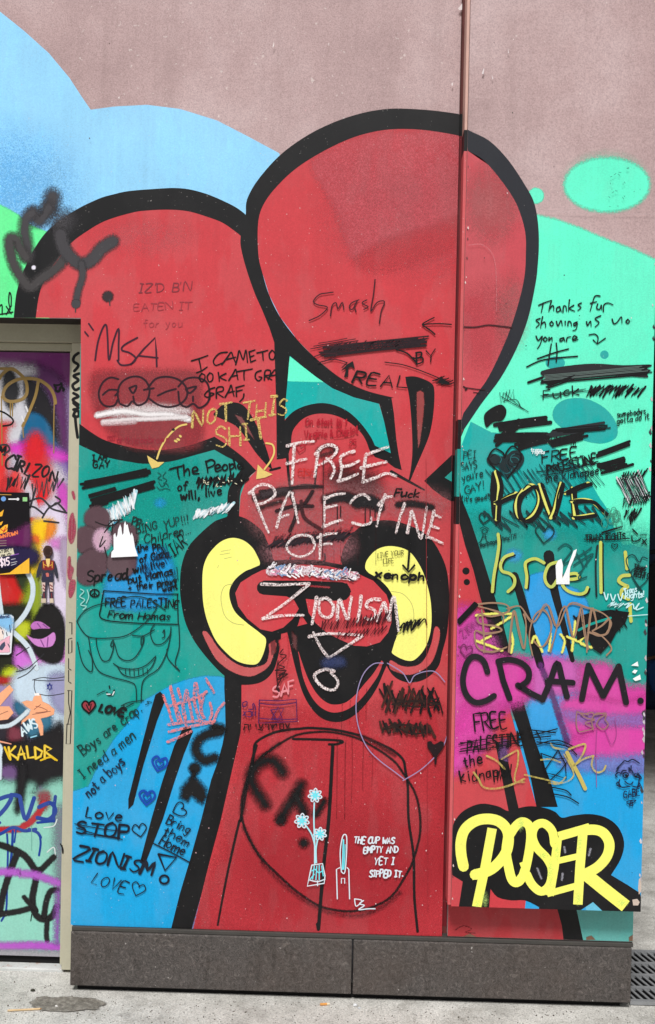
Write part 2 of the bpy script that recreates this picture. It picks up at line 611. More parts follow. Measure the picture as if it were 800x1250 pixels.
    def text(s, t, x, y, h, c, wd=1.5, ang=0.0, wide=1.0, jit=0.06, gap=1.0, kind=None, to=None, bow=0.0):
        """hand lettering from the stroke font; (x, y) = start of the baseline in photo pixels; to = where the line ends"""
        if to:
            ang = math.degrees(math.atan2(to[1] - y, to[0] - x))
            tot = sum((GL.get(ch, GL['?'])[0] + 1.6 * gap) for ch in t) * h / 10.0
            wide = math.hypot(to[0] - x, to[1] - y) / max(tot, 1e-6)
        a = math.radians(ang)
        cx = 0.0
        slant = random.uniform(0.04, 0.2)
        jit = jit * 1.3
        for ch in t:
            wdt, strokes = GL.get(ch, GL['?'])
            dy = random.uniform(-jit, jit) * h
            rt = random.uniform(-jit, jit) * 1.2
            sc_ = 1 + random.uniform(-jit, jit) * 1.3
            sw = wd * random.uniform(0.85, 1.25)
            sx_ = random.uniform(0.88, 1.08)
            for st in strokes:
                q = []
                for gx, gy in st:
                    u = (gx * math.cos(rt) - gy * math.sin(rt)) * h / 10.0 * sc_ + random.uniform(-1, 1) * h * jit * 0.25
                    v = (gx * math.sin(rt) + gy * math.cos(rt)) * h / 10.0 * sc_ + random.uniform(-1, 1) * h * jit * 0.25
                    U = cx + (u * sx_ + v * slant) * wide
                    V = -v + dy
                    q.append((x + U * math.cos(a) - V * math.sin(a), y + U * math.sin(a) + V * math.cos(a)))
                s.stroke(q, sw, c, smooth=len(st) > 3, kind=kind, n=3, taper=(random.uniform(.95, 1.15), random.uniform(.6, 1.0)))
            cx += (wdt + 1.6 * gap) * h / 10.0 * wide
        return s
    def done(s):
        soft = any(a < 1.0 for a in s.al) or any('chalk' in m.name or 'worn' in m.name or 'soft' in m.name for m in s.m)
        o = put(s.name, s.v, s.f, s.m, s.parent, s.fm, s.al if soft else None)
        if s.label:
            o['label'] = s.label
        return o

FONT = """A 6 0,0,3,10,6,0;1,3.6,5,3.6
B 5 0,0,0,10;0,10,3.5,9.6,4.2,7.6,3,5.6,0,5.2;0,5.2,4,4.8,5,2.6,3.8,0.4,0,0
C 6 5.6,8.4,3.6,10,1.2,8.6,0,5,1.2,1.2,3.6,0,5.8,1.6
D 6 0,0,0,10;0,10,4,9,5.8,5,4,1,0,0
E 5 4.6,10,0,10,0,0,4.8,0;0,5.2,3.8,5.2
F 5 4.8,10,0,10,0,0;0,5.2,3.8,5.4
G 6 5.4,8.6,3.4,10,1,8.6,0,5,1,1.2,3.4,0,5.6,1.4,5.6,4.6,3.2,4.6
H 6 0,0,0,10;6,0,6,10;0,5,6,5
I 3 1.5,0,1.5,10;0,10,3,10;0,0,3,0
J 5 4,10,4,2,2.6,0,0.4,1.2
K 5 0,0,0,10;4.8,10,0,4.4,5,0
L 5 0,10,0,0,4.6,0
M 7 0,0,0.8,10,3.5,3,6.2,10,7,0
N 6 0,0,0,10,6,0,6,10
O 6 3,10,0.6,8.2,0,5,0.8,1.4,3,0,5.4,1.6,6,5,5.4,8.4,3,10
P 5 0,0,0,10;0,10,4,9.6,5,7.4,3.8,5,0,4.6
Q 6 3,10,0.6,8.2,0,5,0.8,1.4,3,0,5.4,1.6,6,5,5.4,8.4,3,10;3.6,3,6.4,-1
R 5 0,0,0,10;0,10,4,9.6,4.8,7.4,3.6,5.2,0,4.8;1.8,5,5.2,0
S 5 4.8,8.8,2.8,10,0.4,8.6,0.6,6.4,4,4.4,5,2.2,3,0,0,1.2
T 6 0,10,6,10;3,10,3,0
U 6 0,10,0,2.4,2.6,0,5.2,1.6,6,4,6,10
V 6 0,10,3,0,6,10
W 8 0,10,2,0,4,7,6,0,8,10
X 6 0,0,6,10;0,10,6,0
Y 6 0,10,3,5,6,10;3,5,2.6,0
Z 6 0,10,6,10,0,0,6,0
a 5 4.4,5.4,2.4,6,0.4,4.4,0.2,1.6,1.8,0,3.8,1.4,4.6,4.6;4.6,6,4.5,1,5.2,0
b 5 0,10,0,0;0,4,2,6,4.2,5,4.6,2.4,3,0.2,0,0.8
c 4 4,5.2,2.2,6,0.4,4.4,0.2,1.6,2,0,4,1
d 5 4.4,5,2.4,6,0.4,4.4,0.2,1.4,2,0,4.4,1.6;4.6,10,4.6,0
e 5 0.4,3.2,4.4,3.6,3.8,5.6,2,6,0.4,4.2,0.4,1.6,2.2,0,4.6,1
f 4 4,9.4,2.6,10,1.6,8,1.6,0;0,5.8,3.6,6
g 5 4.4,5.4,2.4,6,0.4,4.4,0.4,1.6,2,0.2,4.4,1.8;4.6,6,4.6,-2,2.6,-3.6,0.4,-2.6
h 5 0,10,0,0;0,4,2.2,6,4,5,4.4,0
i 2 1,6,1,0.2;1,8.4,1.1,8.8
j 3 2,6,2,-2,0.6,-3.4;2,8.4,2.1,8.8
k 5 0,10,0,0;3.8,6,0,2.6,4.2,0
l 2 1,10,1,0.4,1.6,0
m 7 0,0,0,6;0,4.2,1.8,6,3,5,3.2,0;3.2,4,5,6,6.4,5,6.6,0
n 5 0,0,0,6;0,4,2,6,4,5.2,4.4,0
o 5 2.4,6,0.4,4.6,0.2,1.8,2,0,4.2,1.2,4.6,4,2.4,6
p 5 0,6,0,-4;0,4.4,2.2,6,4.4,4.6,4.2,1.4,2.2,0,0,1
q 5 4.4,5.4,2.4,6,0.4,4.4,0.4,1.4,2,0,4.4,1.8;4.6,6,4.6,-4
r 4 0,0,0,6;0,3.8,1.6,5.8,3.6,5.6
s 4 3.8,5.4,2,6,0.4,4.8,3.4,2.6,3.6,1,2,0,0.2,0.8
t 4 1.8,9,1.8,1,3.2,0,4,0.8;0,6.2,3.6,6.2
u 5 0,6,0.2,1.4,2,0,4.2,1.8;4.4,6,4.5,0
v 5 0,6,2.2,0,4.6,6
w 7 0,6,1.6,0,3.4,5,5,0,6.8,6
x 5 0,0,4.4,6;0,6,4.4,0
y 5 0,6,2.4,0.6;4.6,6,2,-2.4,0.2,-3.6
z 5 0,6,4.4,6,0,0,4.6,0
0 5 2.5,10,0.4,7,0.4,3,2.5,0,4.6,3,4.6,7,2.5,10
1 3 0.4,8,1.8,10,1.8,0
2 5 0.2,8,2.4,10,4.6,8,3.4,4.6,0,0,5,0
3 5 0.4,9,2.6,10,4.2,8,2.2,5.4,4.6,3,2.6,0,0,1
5 5 4.6,10,0.8,10,0.4,5.6,3.2,6,4.6,3,2.4,0,0,1
7 5 0,10,4.8,10,1.6,0
9 5 4.4,8,2.2,10,0.4,7.6,2,5.4,4.4,8,3.8,0
! 2 1,10,1,3.4;1,0.6,1.1,0.2
. 1 0.5,0.4,0.7,0.1
, 2 1.2,1,0.4,-2
: 1 0.5,1,0.6,0.8;0.5,5,0.6,4.8
' 1 0.5,10,0.3,7.6
( 3 2.4,11,0.6,7,0.8,2,2.4,-1
) 3 0.4,11,2,7,2,2,0.4,-1
+ 5 2.4,6.4,2.4,1.6;0,4,4.8,4
& 6 5.6,0,1.4,7.4,2.4,9.6,3.6,8,0.6,3.4,1,0.4,3.4,0.4,5.4,4
$ 5 4.8,8.8,2.8,10,0.4,8.6,0.6,6.4,4,4.4,5,2.2,3,0,0,1.2;2.5,11.4,2.5,-1.4
- 4 0,4,3.6,4
@ 6 4,3,2.4,5.6,1.6,3.4,3.6,2.4,4.4,5,5.4,3,5.6,7,3,9,0.4,6,1,1.4,4.6,0.4
? 4 0,8,2,10,4,8,2,5,2,3;2,0.6,2.1,0.2
"""
GL = {' ': (3.2, [])}
for ln in FONT.strip().split('\n'):
    ch, wd, rest = ln.split(' ', 2)
    GL[ch] = (float(wd), [pts(q) for q in rest.split(';')])
for src, dst in (('e', '\u00e9'), ('a', '\u00e0')):
    sg = 1 if src == 'e' else -1
    GL[dst] = (GL[src][0], GL[src][1] + [[(2.4 - sg, 7.6 - 0.2), (2.4 + sg, 8.8)]])

# ------------------------------------------------------------------ the structure
Y_WALL, Y_PLINTH, Y_GAP, Y_PANEL, Y_DOOR, Y_FRAME, Y_LOW = 0.0, -0.014, 0.035, -0.086, 0.165, 0.125, -0.004
TOP = 4.2
X_WL = (P(98.5, 420, 0).x + P(86.5, 1120, 0).x) / 2          # wall edge beside the door
X_CH = (P(565, 0, 0).x + P(539.3, 1120, 0).x) / 2            # wall edge at the joint
X_PL = (P(574.5, 0, Y_PANEL).x + P(551, 1105, Y_PANEL).x) / 2
X_PR = (P(799, 400, Y_PANEL).x + P(782.5, 1105, Y_PANEL).x) / 2
Z_PB = P(665, 1109.5, Y_PANEL).z
X_LL, X_LR = P(546.5, 1128, 0).x, P(773, 1128, 0).x
Z_PT = (P(88, 1130, Y_WALL).z + P(772, 1149, Y_WALL).z) / 2   # top of the stone base
Z_HD = P(50, 388.5, 0).z                                      # door head soffit
X_SL = (P(86, 1170, Y_PLINTH).x)
X_SM = P(430.5, 1170, Y_PLINTH).x
X_SR = P(771, 1190, Y_PLINTH).x

RAW, GRAN = mat_raw_wall(), mat_granite()
BEIGE = mat_plain('beige_frame_enamel', (188, 184, 162), 0.5, 0, 0.06, 8, 0.05)
BEIGE_SHADE = mat_plain('worn_beige_enamel', (166, 162, 142), 0.5, 0, 0.1, 8, 0.05)  # darker copy of the frame enamel, standing for shade on the head
FLASH = mat_plain('dull_metal_flashing', (74, 72, 69), 0.5, 0.2, 0.15, 12, 0.1)
DARKGAP = mat_plain('dark_gap', (22, 21, 22), 0.9, 0, 0.2)  # near-black for gaps and openings, standing in for their shade
GROUND = mat_ground()

ground = put('ground', [(-60, -60, 0), (60, -60, 0), (60, 60, 0), (-60, 60, 0)], [(0, 1, 2, 3)], GROUND)
tag(ground, kind='structure')

wall = empty('building_wall', ((X_WL + X_CH) / 2, 0.15, 0), 'mauve rendered wall with a red creature mural, right of the painted door', 'wall')
# L-shaped rendered wall (over the door and right of it)
def prism(name, poly, y0, y1, m, parent=None, bev=0.0):
    N = len(poly)
    v = [(x, y0, z) for x, z in poly] + [(x, y1, z) for x, z in poly]
    f = [tuple(range(N)), tuple(range(2 * N - 1, N - 1, -1))] + [(i, i + N, (i + 1) % N + N, (i + 1) % N) for i in range(N)]
    o = put(name, v, f, m, parent)
    return bevel(o, bev) if bev else o
X_DL = X_WL - 1.16
prism('wall_panel', [(X_DL - 1.4, 0.02), (X_DL, 0.02), (X_DL, Z_HD), (X_WL, Z_HD), (X_WL, Z_PT), (X_CH, Z_PT), (X_CH, TOP), (X_DL - 1.4, TOP)],
      Y_WALL, 0.34, RAW, wall, 0.003)
put('soffit_shade_paint', [(X_DL - 0.04, 0.001, Z_HD - 0.0006), (X_WL - 0.001, 0.001, Z_HD - 0.0006), (X_WL - 0.001, 0.12, Z_HD - 0.0006), (X_DL - 0.04, 0.12, Z_HD - 0.0006)], [(0, 1, 2, 3)], mat_plain('shaded_soffit', (40, 36, 32), 0.7), wall)  # dark colour paints in the shade under the door head
box('recess_strip', X_CH + 0.0005, X_PL + 0.06, Y_GAP, 0.3, Z_PT - 0.005, TOP, mat_plain('recess_metal', (120, 62, 58), 0.6, 0, 0.15, 14), wall)
box('lower_wall', X_LL, X_LR, Y_LOW, 0.03, Z_PT, Z_PB + 0.12, RAW, wall, 0.004)
box('core', X_LL + 0.02, X_LR - 0.002, Y_GAP + 0.002, 6.0, 0.0, TOP, mat_plain('side_render', (92, 88, 86), 0.8, 0, 0.15, 3), wall)
# stone base: two slabs over a recessed black strip standing for the shade beneath
for i, (a, b) in enumerate(((X_SL, X_SM - 0.0025), (X_SM + 0.0025, X_SR))):
    sl = box('plinth_slab', a, b, Y_PLINTH, 0.05, 0.022, Z_PT - 0.016, GRAN, wall, 0.004)
    sl['label'] = ('left' if i == 0 else 'right') + ' dark granite base slab'
box('plinth_shade_strip', X_SL + 0.02, X_SR - 0.03, 0.012, 0.06, -0.01, 0.03, DARKGAP, wall)
box('base_flashing', X_SL + 0.002, X_LR, Y_PLINTH + 0.004, 0.03, Z_PT - 0.015, Z_PT - 0.001, FLASH, wall, 0.002)

# the projecting board on the right
panel = empty('projecting_panel', ((X_PL + X_PR) / 2, 0.0, Z_PB), 'tall painted board standing proud of the wall at its right end', 'panel')
box('board', X_PL, X_PR, Y_PANEL, -0.006, Z_PB, TOP, RAW, panel, 0.003)
box('corner_trim', X_PL - 0.0105, X_PL - 0.0008, Y_PANEL + 0.004, -0.004, Z_PB + 0.004, TOP, mat_plain('edge_trim', (206, 166, 154), 0.5, 0, 0.08, 10, 0.05), panel, 0.0015)

# ------------------------------------------------------------------ mural on the wall
RED, RED2, RED3 = (200, 61, 69), (188, 50, 58), (206, 86, 96)
BLK = (13, 13, 16)
TEAL, TEAL2, MINT = (0, 154, 144), (0, 170, 166), (98, 244, 204)
BLUE, SKYB = (14, 162, 222), (146, 212, 252)
YEL = (250, 248, 128)
INK = (8, 8, 11)
SW = Surface(Y_WALL, wall, (X_DL - 1.4, X_CH, Z_PT, TOP))
SW.notch = (X_WL + 0.0005, Z_HD + 0.0005)
bgp = Part(SW, 'mural_background')
bgp.fill('-60 -10 0 14 30 38 60 65 85 95 100 118 111 134 140 130 180 128 220 133 265 147 300 165 341 187 360 240 360 420 101 420 101 388 -60 386', SKYB)
bgp.blob(10, 240, 120, 110, (92, 184, 242), 0.4)
bgp.fill(tile(0, 1, '-300 200 0 250 50 275 110 310 160 360 300 420 300 960 -300 930'), (98, 240, 150), 3)
bgp.lowclip = X_WL
bgp.fill('96 420 300 420 300 640 560 640 560 1150 60 1150 60 420', TEAL)
bgp.blob(190, 600, 90, 60, (0, 164, 150), 0.6)
bgp.fill('60 972 88 966 108 960 114 948 124 926 140 902 160 878 173 857 190 847 210 836 230 829 250 825 270 826 330 850 330 1150 60 1150', BLUE, 2)
bgp.cloud('128 715 140 680 165 668 195 668 212 690 210 725 188 742 150 745 130 735', (18, 150, 216), 12, 0.95)
bgp.fill(tile(0, 3, '640 120 690 95 730 150 700 200 650 170'), (80, 170, 215), 6)
bgp.blob(196, 614, 10, 8, (30, 160, 225), 0.7)
bgp.done()

cr = Part(SW, 'mural_creature', label='red balloon-eared creature outlined in thick black')
# body and ears in red
EAR_L = '17 388 20 360 26 338 32 324 42 304 60 280 90 258 120 243 140 237 160 233 200 230 214 229.6 230 231 250 236 270 244 288 253 299 261'
EAR_R_OUT = [(300.4, 260), (302, 243), (315.6, 219), (342.6, 189), (376, 165), (410, 148.5), (444, 137.7), (474, 133), (501, 133), (535, 135.7), (572, 141)]
EAR_R_IN = [(572, 168), (535, 161), (501, 157.6), (467.5, 159), (434, 167), (400, 182), (366, 202.5), (342.6, 223), (324, 246), (315.6, 270), (315.6, 310),
            (320.7, 333.6), (329, 360.6), (342.6, 387.6), (363, 414.6), (383, 435), (406.8, 455), (427, 468), (450.6, 478), (481, 485.5)]
body = ('337 410 350 402 364 420 390 446 444 475 481 485.5 484 536 490 572 500 588 516 552 524 532 530 496 530 474 560 440 560 1150 236 1150 246 1092 256 1052 270 1000 '
        '284 938 290 912 294 894 295 838 300 760 292 631 294 605 300 588 313 575 290 562 262 540 337 520')
cr.fill(body, RED)
cr.fill(catmull(pts(EAR_L), 4) + pts('304 300 312 340 325 385 337 410 340 560 313 574 290 552 262 536 240 549 200 557 160 556 130 549 99 532 99 388'), RED)
cr.fill(catmull(EAR_R_OUT, 4) + [(572, 480), (540, 500)] + list(reversed(EAR_R_IN[11:])) + [(308, 310)], RED)
cr.fill('465 470 560 470 560 610 465 610', RED)
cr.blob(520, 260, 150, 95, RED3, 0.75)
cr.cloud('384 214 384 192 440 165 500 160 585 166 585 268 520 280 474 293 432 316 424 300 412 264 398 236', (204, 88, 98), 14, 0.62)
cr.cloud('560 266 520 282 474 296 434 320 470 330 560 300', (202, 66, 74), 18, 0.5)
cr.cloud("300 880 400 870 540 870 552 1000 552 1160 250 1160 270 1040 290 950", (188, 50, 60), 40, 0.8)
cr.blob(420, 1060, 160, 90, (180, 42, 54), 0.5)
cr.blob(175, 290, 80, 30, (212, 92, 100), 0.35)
# teal wedge between the ears
cr.fill('354 434.4 368 446 386 460 406 474 432 485 463 493 469 514 475 536 479 554 458 544 452 532 440 516 426 503 410 495 394 492 378 494 364 499 354 506 348 512 349 490 351 468 353 444', TEAL2)
cr.fill('353.5 434.8 368 446 386 460 396 466.5 374 466 351 465.3', MINT, 1)
# outlines of the ears
cr.fill(catmull(pts(EAR_L), 5) + [(304, 270), (304, 300)] + catmull(pts('294 288 288 283 272 272 254 265 230 258 206 256 180 257 160 260 128 270 104 284 86 298 64 325 52 348 47 366 44 388'), 5), BLK)
sp = catmull(EAR_R_OUT, 5) + catmull(EAR_R_IN, 5)
sp += pts('478 486 463 493 432 485 406 474 386 460 368 446 354 434.4 353 444 351 468 349 490 348 512 346 535 346 560 338 561 337.6 500 336 450 335 418 329 400')
sp += catmull(pts('329 400 320 378 312 360 304 338 298 318 294 300 294 288'), 4)
cr.fill(sp, BLK)
cr.fill(catmull(pts('97 517 112 528 130 538 160 546 180 549 200 549 220 546 240 541 262 533'), 4) + catmull(pts('262 533 280 545 298 559 313 574.5'), 4)
        + catmull(pts('313 574.5 303 583 296 594 293 606 292 640'), 3) + catmull(pts('278 640 278 605 283 590 296 571'), 3) + pts('288 563 276 557 262 549')
        + catmull(pts('262 549 240 555 210 563 180 566 160 564 130 558 112 550 97 543'), 4), BLK)
# head bump
cr.fill(catmull(pts('346 516 354 506 364 499 378 494 394 492 410 495 426 503 440 516 452 532 458 544'), 4) + pts('479 554 491 574 482 571 470 562 458 558 451 549')
        + catmull(pts('451 549 446 536 438 525 426 515 412 508 398 505 384 505.6 372 510 363 518 357 528 355 545 351 559'), 4) + pts('345 560'), BLK)
cr.fill('463 492 478 485 481 504 484 536 487 556 490.5 573 480 568 477 552 469 514', BLK)
cr.stroke('351 555 352 575 354 592 355 598', 3.4, BLK)
cr.stroke('355 596 370 592 388 593', 3, BLK)
cr.stroke('387 560 386 578 384 596', 2.6, BLK)
# inner lines of the ears
cr.fill(catmull(pts('495 460 506 459.5 518 463 528 469 530.5 478 530 496 528 514 524 532 516 552 508 570 501 587'), 4) + catmull(pts('499 586 502 570 503.6 550 503 524 501 496 499 480 496 468'), 4), BLK)
cr.fill('509 479 513 477 517 479 518 490 517 505 515 522 513 537 511 547 510 530 509 503', (150, 66, 66), 1.5)
cr.stroke('478 576 498 587 518 598', 4.4, BLK, taper=(1.0, 0.5))
cr.fill(catmull(pts('261 505 272 494 284 491 296 494 305 504 314 520 322 538 328 556 333 574'), 4) + catmull(pts('326 568 312 552 300 534 288 520 272 512 261 507'), 4), BLK)
cr.fill('287 506 295 509 303 521 311 537 302 527 294 516', (120, 60, 62), 1.5)
cr.stroke('330 574 342 571', 3, BLK)
# right cheek spike at the joint
cr.fill('518 587 552 555 552 612 540 606 528 597', BLK)
cr.fill('543 583 553 575 553 588', TEAL)
# body outline on the left
cr.fill('277 630 274 840 275 860 275.6 888 272 908 266 930 258 952 251 980 246 1000 232 1050 220 1090 209 1150 234 1150 246 1092 256 1052 270 1000 284 938 290 912 294 894 295 870 295 838 300 760 292 630', BLK)
CR = cr.done()

fc = Part(SW, 'mural_eye', CR, 'left yellow eye in its black ring')
ringL = catmull(pts('284 629 268 634 260 638 244 652 230 668 222 690 220 712 221 732 226 758 236 780 248 797 260 811 271 822 285 832.6 299 836 319 832.6 332.5 821 339 804 342.6 785 345 765 '
                    '356 740 352 700 335 684 332 674 326 660 320 648 304 635 292 630'), 4, True)
fc.fill(ringL, BLK)
fc.fill('248 774 252 771 258 778 265 789 275 800 288 810 304 815 318 813 326 808 329 795 329 786 337.6 785 334 799 329 812 318 821 304 825.6 286 821 272 812 261 800', (196, 84, 86), 1, smooth=True)
fc.fill('317 690 313 676 306 666 296 659 284 656.6 272 660 262 668 253 680 248 696 247.4 720 249 740 254 760 264 782 278 798 290 807 304 811 315 809.5 322 797 325 781 318 773 300 759 286 745 280 724.6 286 709 300 697', YEL, smooth=True)
fc.done()
fc = Part(SW, 'mural_eye', CR, 'right yellow eye in its black ring')
ringR = catmull(pts('418 690 418 674 424 660 436 646 452 637 468 635 480 635.6 496 640 514 648 528 660 538 676 545 694 548 715 548.5 740 546 772 540 796 536 812 526 824 514 831 500 833 488 830 478 822 470 806 466 780 440 720'), 4, True)
fc.fill(ringR, BLK)
fc.fill('531 766 536.5 768 536.5 780 531 800 524 812 512 820 498 823.6 484 820 476 815 477 806 488 812 500 814 512 811 520 802 527 785', (200, 78, 82), 1, smooth=True)
fc.fill('446 693 449 682.4 460.7 670.6 477.6 666.6 498 672 511 687.5 520 708 526 735 526.5 765 520 789 508 804 498 806.5 484 801 478 794 484 778.6 488 762 483 742 472 724 460.7 709.4 451 700', YEL, smooth=True)
fc.done()
fc = Part(SW, 'mural_mouth', CR)
fc.fill(catmull(pts('350 768 354 786 357 800 363 824 370 846 380 864 392 876 406 881 420 880 434 872 448 858 460 840 468 822 476 803 483 780'), 4) + pts('470 760 380 760'), BLK)
fc.fill(catmull(pts('364 795 365 800 370 826 378 846 388 860 400 868 412 869.6 426 865 440 854 452 839 462 824 468 808'), 4)
        + catmull(pts('466 806 456 822 445 835 435 847 423 857 411 860 400 858 388 848 377 830 368 806 365 796'), 4), RED)
fc.fill('341 782 351 776 353 800 350 815 345 805', RED, 3)
fc.fill('331 784 336 781 337 796 332 800', (120, 44, 48), 2)
fc.fill('357 770 362 776 362 796 358 790', (92, 48, 50), 3)
fc.done()
fc = Part(SW, 'mural_snout', CR)
fc.fill('281 722 288 708 300 698 317 690 335 684 360 683 385 683.6 405 687 430 692 455 702 474 718 485 742 486 764 478 784 462 794 446 796 425 790 400 780 378 764 368 752 362 766 346 773 326 775 312 768 298 757 286 744', BLK, smooth=True)
fc.fill('287.4 724 294 711 308 702 320 696 340 691 370 689 400 691 432 698 456 709 472 726 478 744 478 760 474 772 464 784 448 789 432 788 416 781 400 773 386 761 377 748 373.5 731 400 733.6 420 733 429 722 424 712 360 708.6 322 708.6 314 717 322 726 350 728 359 732 365 743 358 755 346 766 332 771 318 768 302 755 291 740', RED)
fc.stroke('322 717.5 345 718 380 719 405 721 417 722', 21, BLK, taper=(0.8, 1.1))
fc.fill('318 712 360 709 360 728 322 726', BLK)
fc.stroke('365 714 402 717', 2, (150, 44, 52), 1.5)
fc.stroke('355 680 357 687 390 687 397 682 396 676', 2.5, INK)
fc.stroke('284 713 274 716 270 730 274 750 284 760 298 763', 0.7, (170, 170, 100))
fc.stroke('478 722 492 725 503 738 505 756 496 768 484 776', 0.7, (170, 170, 100))
for a in ('270 673 282 671', '269 677 281 675', '274 682 283 680', '266 693 267 690'):
    fc.stroke(a, 0.7, (190, 190, 110))
fc.done()

bl = Part(SW, 'mural_belly', label='round belly drawn with thin black spray lines')
for q in ('309 937 310 920 313 906 332.5 895 350 891 366 889.5 380 888.6 410 891 440 898 464 908 480 916 492 927 495 940 498 960 499 1000 505 1045 506 1095 510 1137',):
    bl.stroke(q, 3.0, BLK, 1.0)
bl.stroke('313 910 309 925 304 948 294 1000 292 1004 280 1056 272 1096 266 1129', 3.6, BLK, 1.2, taper=(1.1, 0.6))
bl.stroke('341 908 360 898 380 894 404 893.6 430 899 450 908 480 928 495 948 506 966 512 988 513 1016 506 1046 498 1064 480 1092 460 1105 440 1111 420 1112 396 1108 380 1100 360 1086 340 1068 320 1048 308 1030 298 1008 295 985 298 965 305 945 318 925 341 908', 2.6, BLK, 1.6, op=.92)
bl.stroke('318 926 330 916 341 908', 5, (60, 24, 28), 5, op=0.6)
bl.stroke('296 992 299 968 305 945', 6, (50, 22, 26), 6, op=0.6)
bl.stroke('298 1010 309 1033 322 1052', 4, (60, 22, 28), 5, op=0.55)
bl.stroke('320 1052 340 1073 361 1091 381 1104 402 1113 424 1117 446 1116 468 1106 488 1090', 4, (80, 22, 30), 6, op=0.45)
bl.stroke('440 899 455 905 482 921', 6, (70, 24, 28), 3, op=0.6)
bl.stroke('402 908.5 410 908.5 419 905.5 410 903.5 385 902.5 358 902', 3, BLK, 0.8)
bl.stroke('406.5 909 405 940 401.5 1000 395 1060 389 1134', 4.2, BLK, 0.8)
bl.stroke('388 1128 389 1133', 4.6, BLK)
for x, y0, y1, o in ((412, 900, 1000, .35), (422, 905, 1000, .45), (430, 900, 980, .3), (444, 905, 965, .35), (455, 915, 960, .25), (418, 860, 890, .4), (428, 855, 885, .3), (438, 850, 900, .3), (448, 840, 880, .25)):
    bl.stroke([(x, y0), (x + random.uniform(-1, 1), (y0 + y1) / 2), (x - 1, y1)], 1.2, (70, 20, 26), 1.0, op=o, taper=(1, .5))
for x in (375, 384, 398, 408, 416, 437, 459):
    bl.stroke([(x, 640), (x, 690)], 0.8, (70, 20, 26), 0.8, op=.35)
bl.done()
for q, ww in (('345 943 338 932 328 928 314 934 307 948 311 962 319 974 324 982', 13), ('368 958 362 970 352 984 343 1000', 12), ('362 972 372 992', 12), ('396 978 386 994', 8)):
    p_ = Part(SW, 'spray_letter', label='fuzzy black spray letter on the belly')
    p_.stroke(q, ww, BLK, ww * 0.9)
    if ww == 12 and q.startswith('368'):
        p_.disc(343, 1001, 5, BLK, feather=6)
        p_.disc(371, 1029, 5, BLK, feather=7)
    p_.done()

# strokes left of the body
br = Part(SW, 'mural_stripes', label='black slanting stripes left of the creature')
br.fill('190 848 196 844 203 852 192 880 175 935 163 982 157 988 157 975 172 915 185 865', BLK)
br.fill('224 888 232 886.5 236 893 225 920 213 955 199 1000 178 1053 171 1053 185 1000 198 955 213 910', BLK)
br.done()
for q in ('271 890 262 888', '268 893 252 897 242 905 240 917 249 928 262 925'):
    g = Part(SW, 'spray_letter', label='fuzzy black spray curl beside the body')
    g.stroke(q, 12, BLK, 7)
    g.done()
g = Part(SW, 'spray_figure', label='fuzzy black spray figure with round head')
g.disc(238, 938, 7, BLK, feather=5)
g.stroke('237 944 235 952', 6, BLK, 5)
g.fill('232 950 240 950 251 963 253 973 247 981 240 976 234 972 229 978 221 974 222 963', BLK, 8)
g.done()

# grey spray tag over the left ear
GR = (64, 62, 66)
g = Part(SW, 'spray_tag', label='blurred dark grey spray tag across the left ear')
g.stroke(tile(0, 1, '322 200 315 240 300 270'), 19, GR, 12)
g.stroke(tile(0, 1, '300 270 270 320 235 345 205 300'), 16, GR, 11)
g.stroke(tile(0, 1, '200 300 165 330 152 410 165 490 172 570'), 14, GR, 9)
g.stroke(tile(0, 1, '160 570 125 520 95 460 65 455 60 500 75 580 110 660 180 750 250 705 340 640 400 560 385 470 360 380'), 13, (66, 63, 64), 7)
g.blob(78, 270, 24, 22, GR, 0.85, 0, 0)
g.stroke(tile(0, 1, '370 430 385 500 430 565 490 610 560 590 620 520 690 475'), 16, GR, 6)
g.stroke(tile(0, 1, '500 610 505 690 480 770 465 850'), 9, GR, 4)
g.disc(93, 371, 5.5, GR, feather=2)
g.disc(132, 362, 6.5, (52, 40, 44), feather=3)
for q in ('0 374 2 372 3 374 3 384', '-2 384 6 383 16 381', '8 374 14 383', '14 373 8 384', '13 378 11 368 12 357 14 362 14 374'):
    g.stroke(q, 1.5, INK)
g.stroke('134 366 134.5 373', 1.4, GR)
g.stroke('92.5 376 92.5 381', 1.4, GR)
g.disc(41.5, 326.7, 2.4, (225, 222, 235), feather=1.5)
g.done()

# ------------------------------------------------------------------ paint carried over the joint, the trim and the low wall
def strip(name, x0, x1, Y, bands, parent):
    v, f, fm, ms = [], [], [], []
    for (ya, yb, c) in bands:
        xm = 560
        za, zb = P(xm, yb, Y).z, P(xm, ya, Y).z
        zb = min(zb, TOP - 0.01)
        i = len(v)
        v += [(x0, Y, za), (x1, Y, za), (x1, Y, zb), (x0, Y, zb)]
        f.append((i, i + 1, i + 2, i + 3))
        m = paint(c)
        if m not in ms:
            ms.append(m)
        fm.append(ms.index(m))
    return put(name, v, f, ms, parent, fm)
DR = (132, 34, 42)  # mural red darkened to paint in the shade of the joint
strip('recess_shade_paint', X_CH + 0.001, X_PL, Y_GAP - 0.001, [(139, 166, BLK), (166, 556, DR), (556, 612, BLK), (612, 1131, DR)], wall)
xs = X_PL - 0.0112
TR = (206, 88, 92)
v, f, fm, ms = [], [], [], []
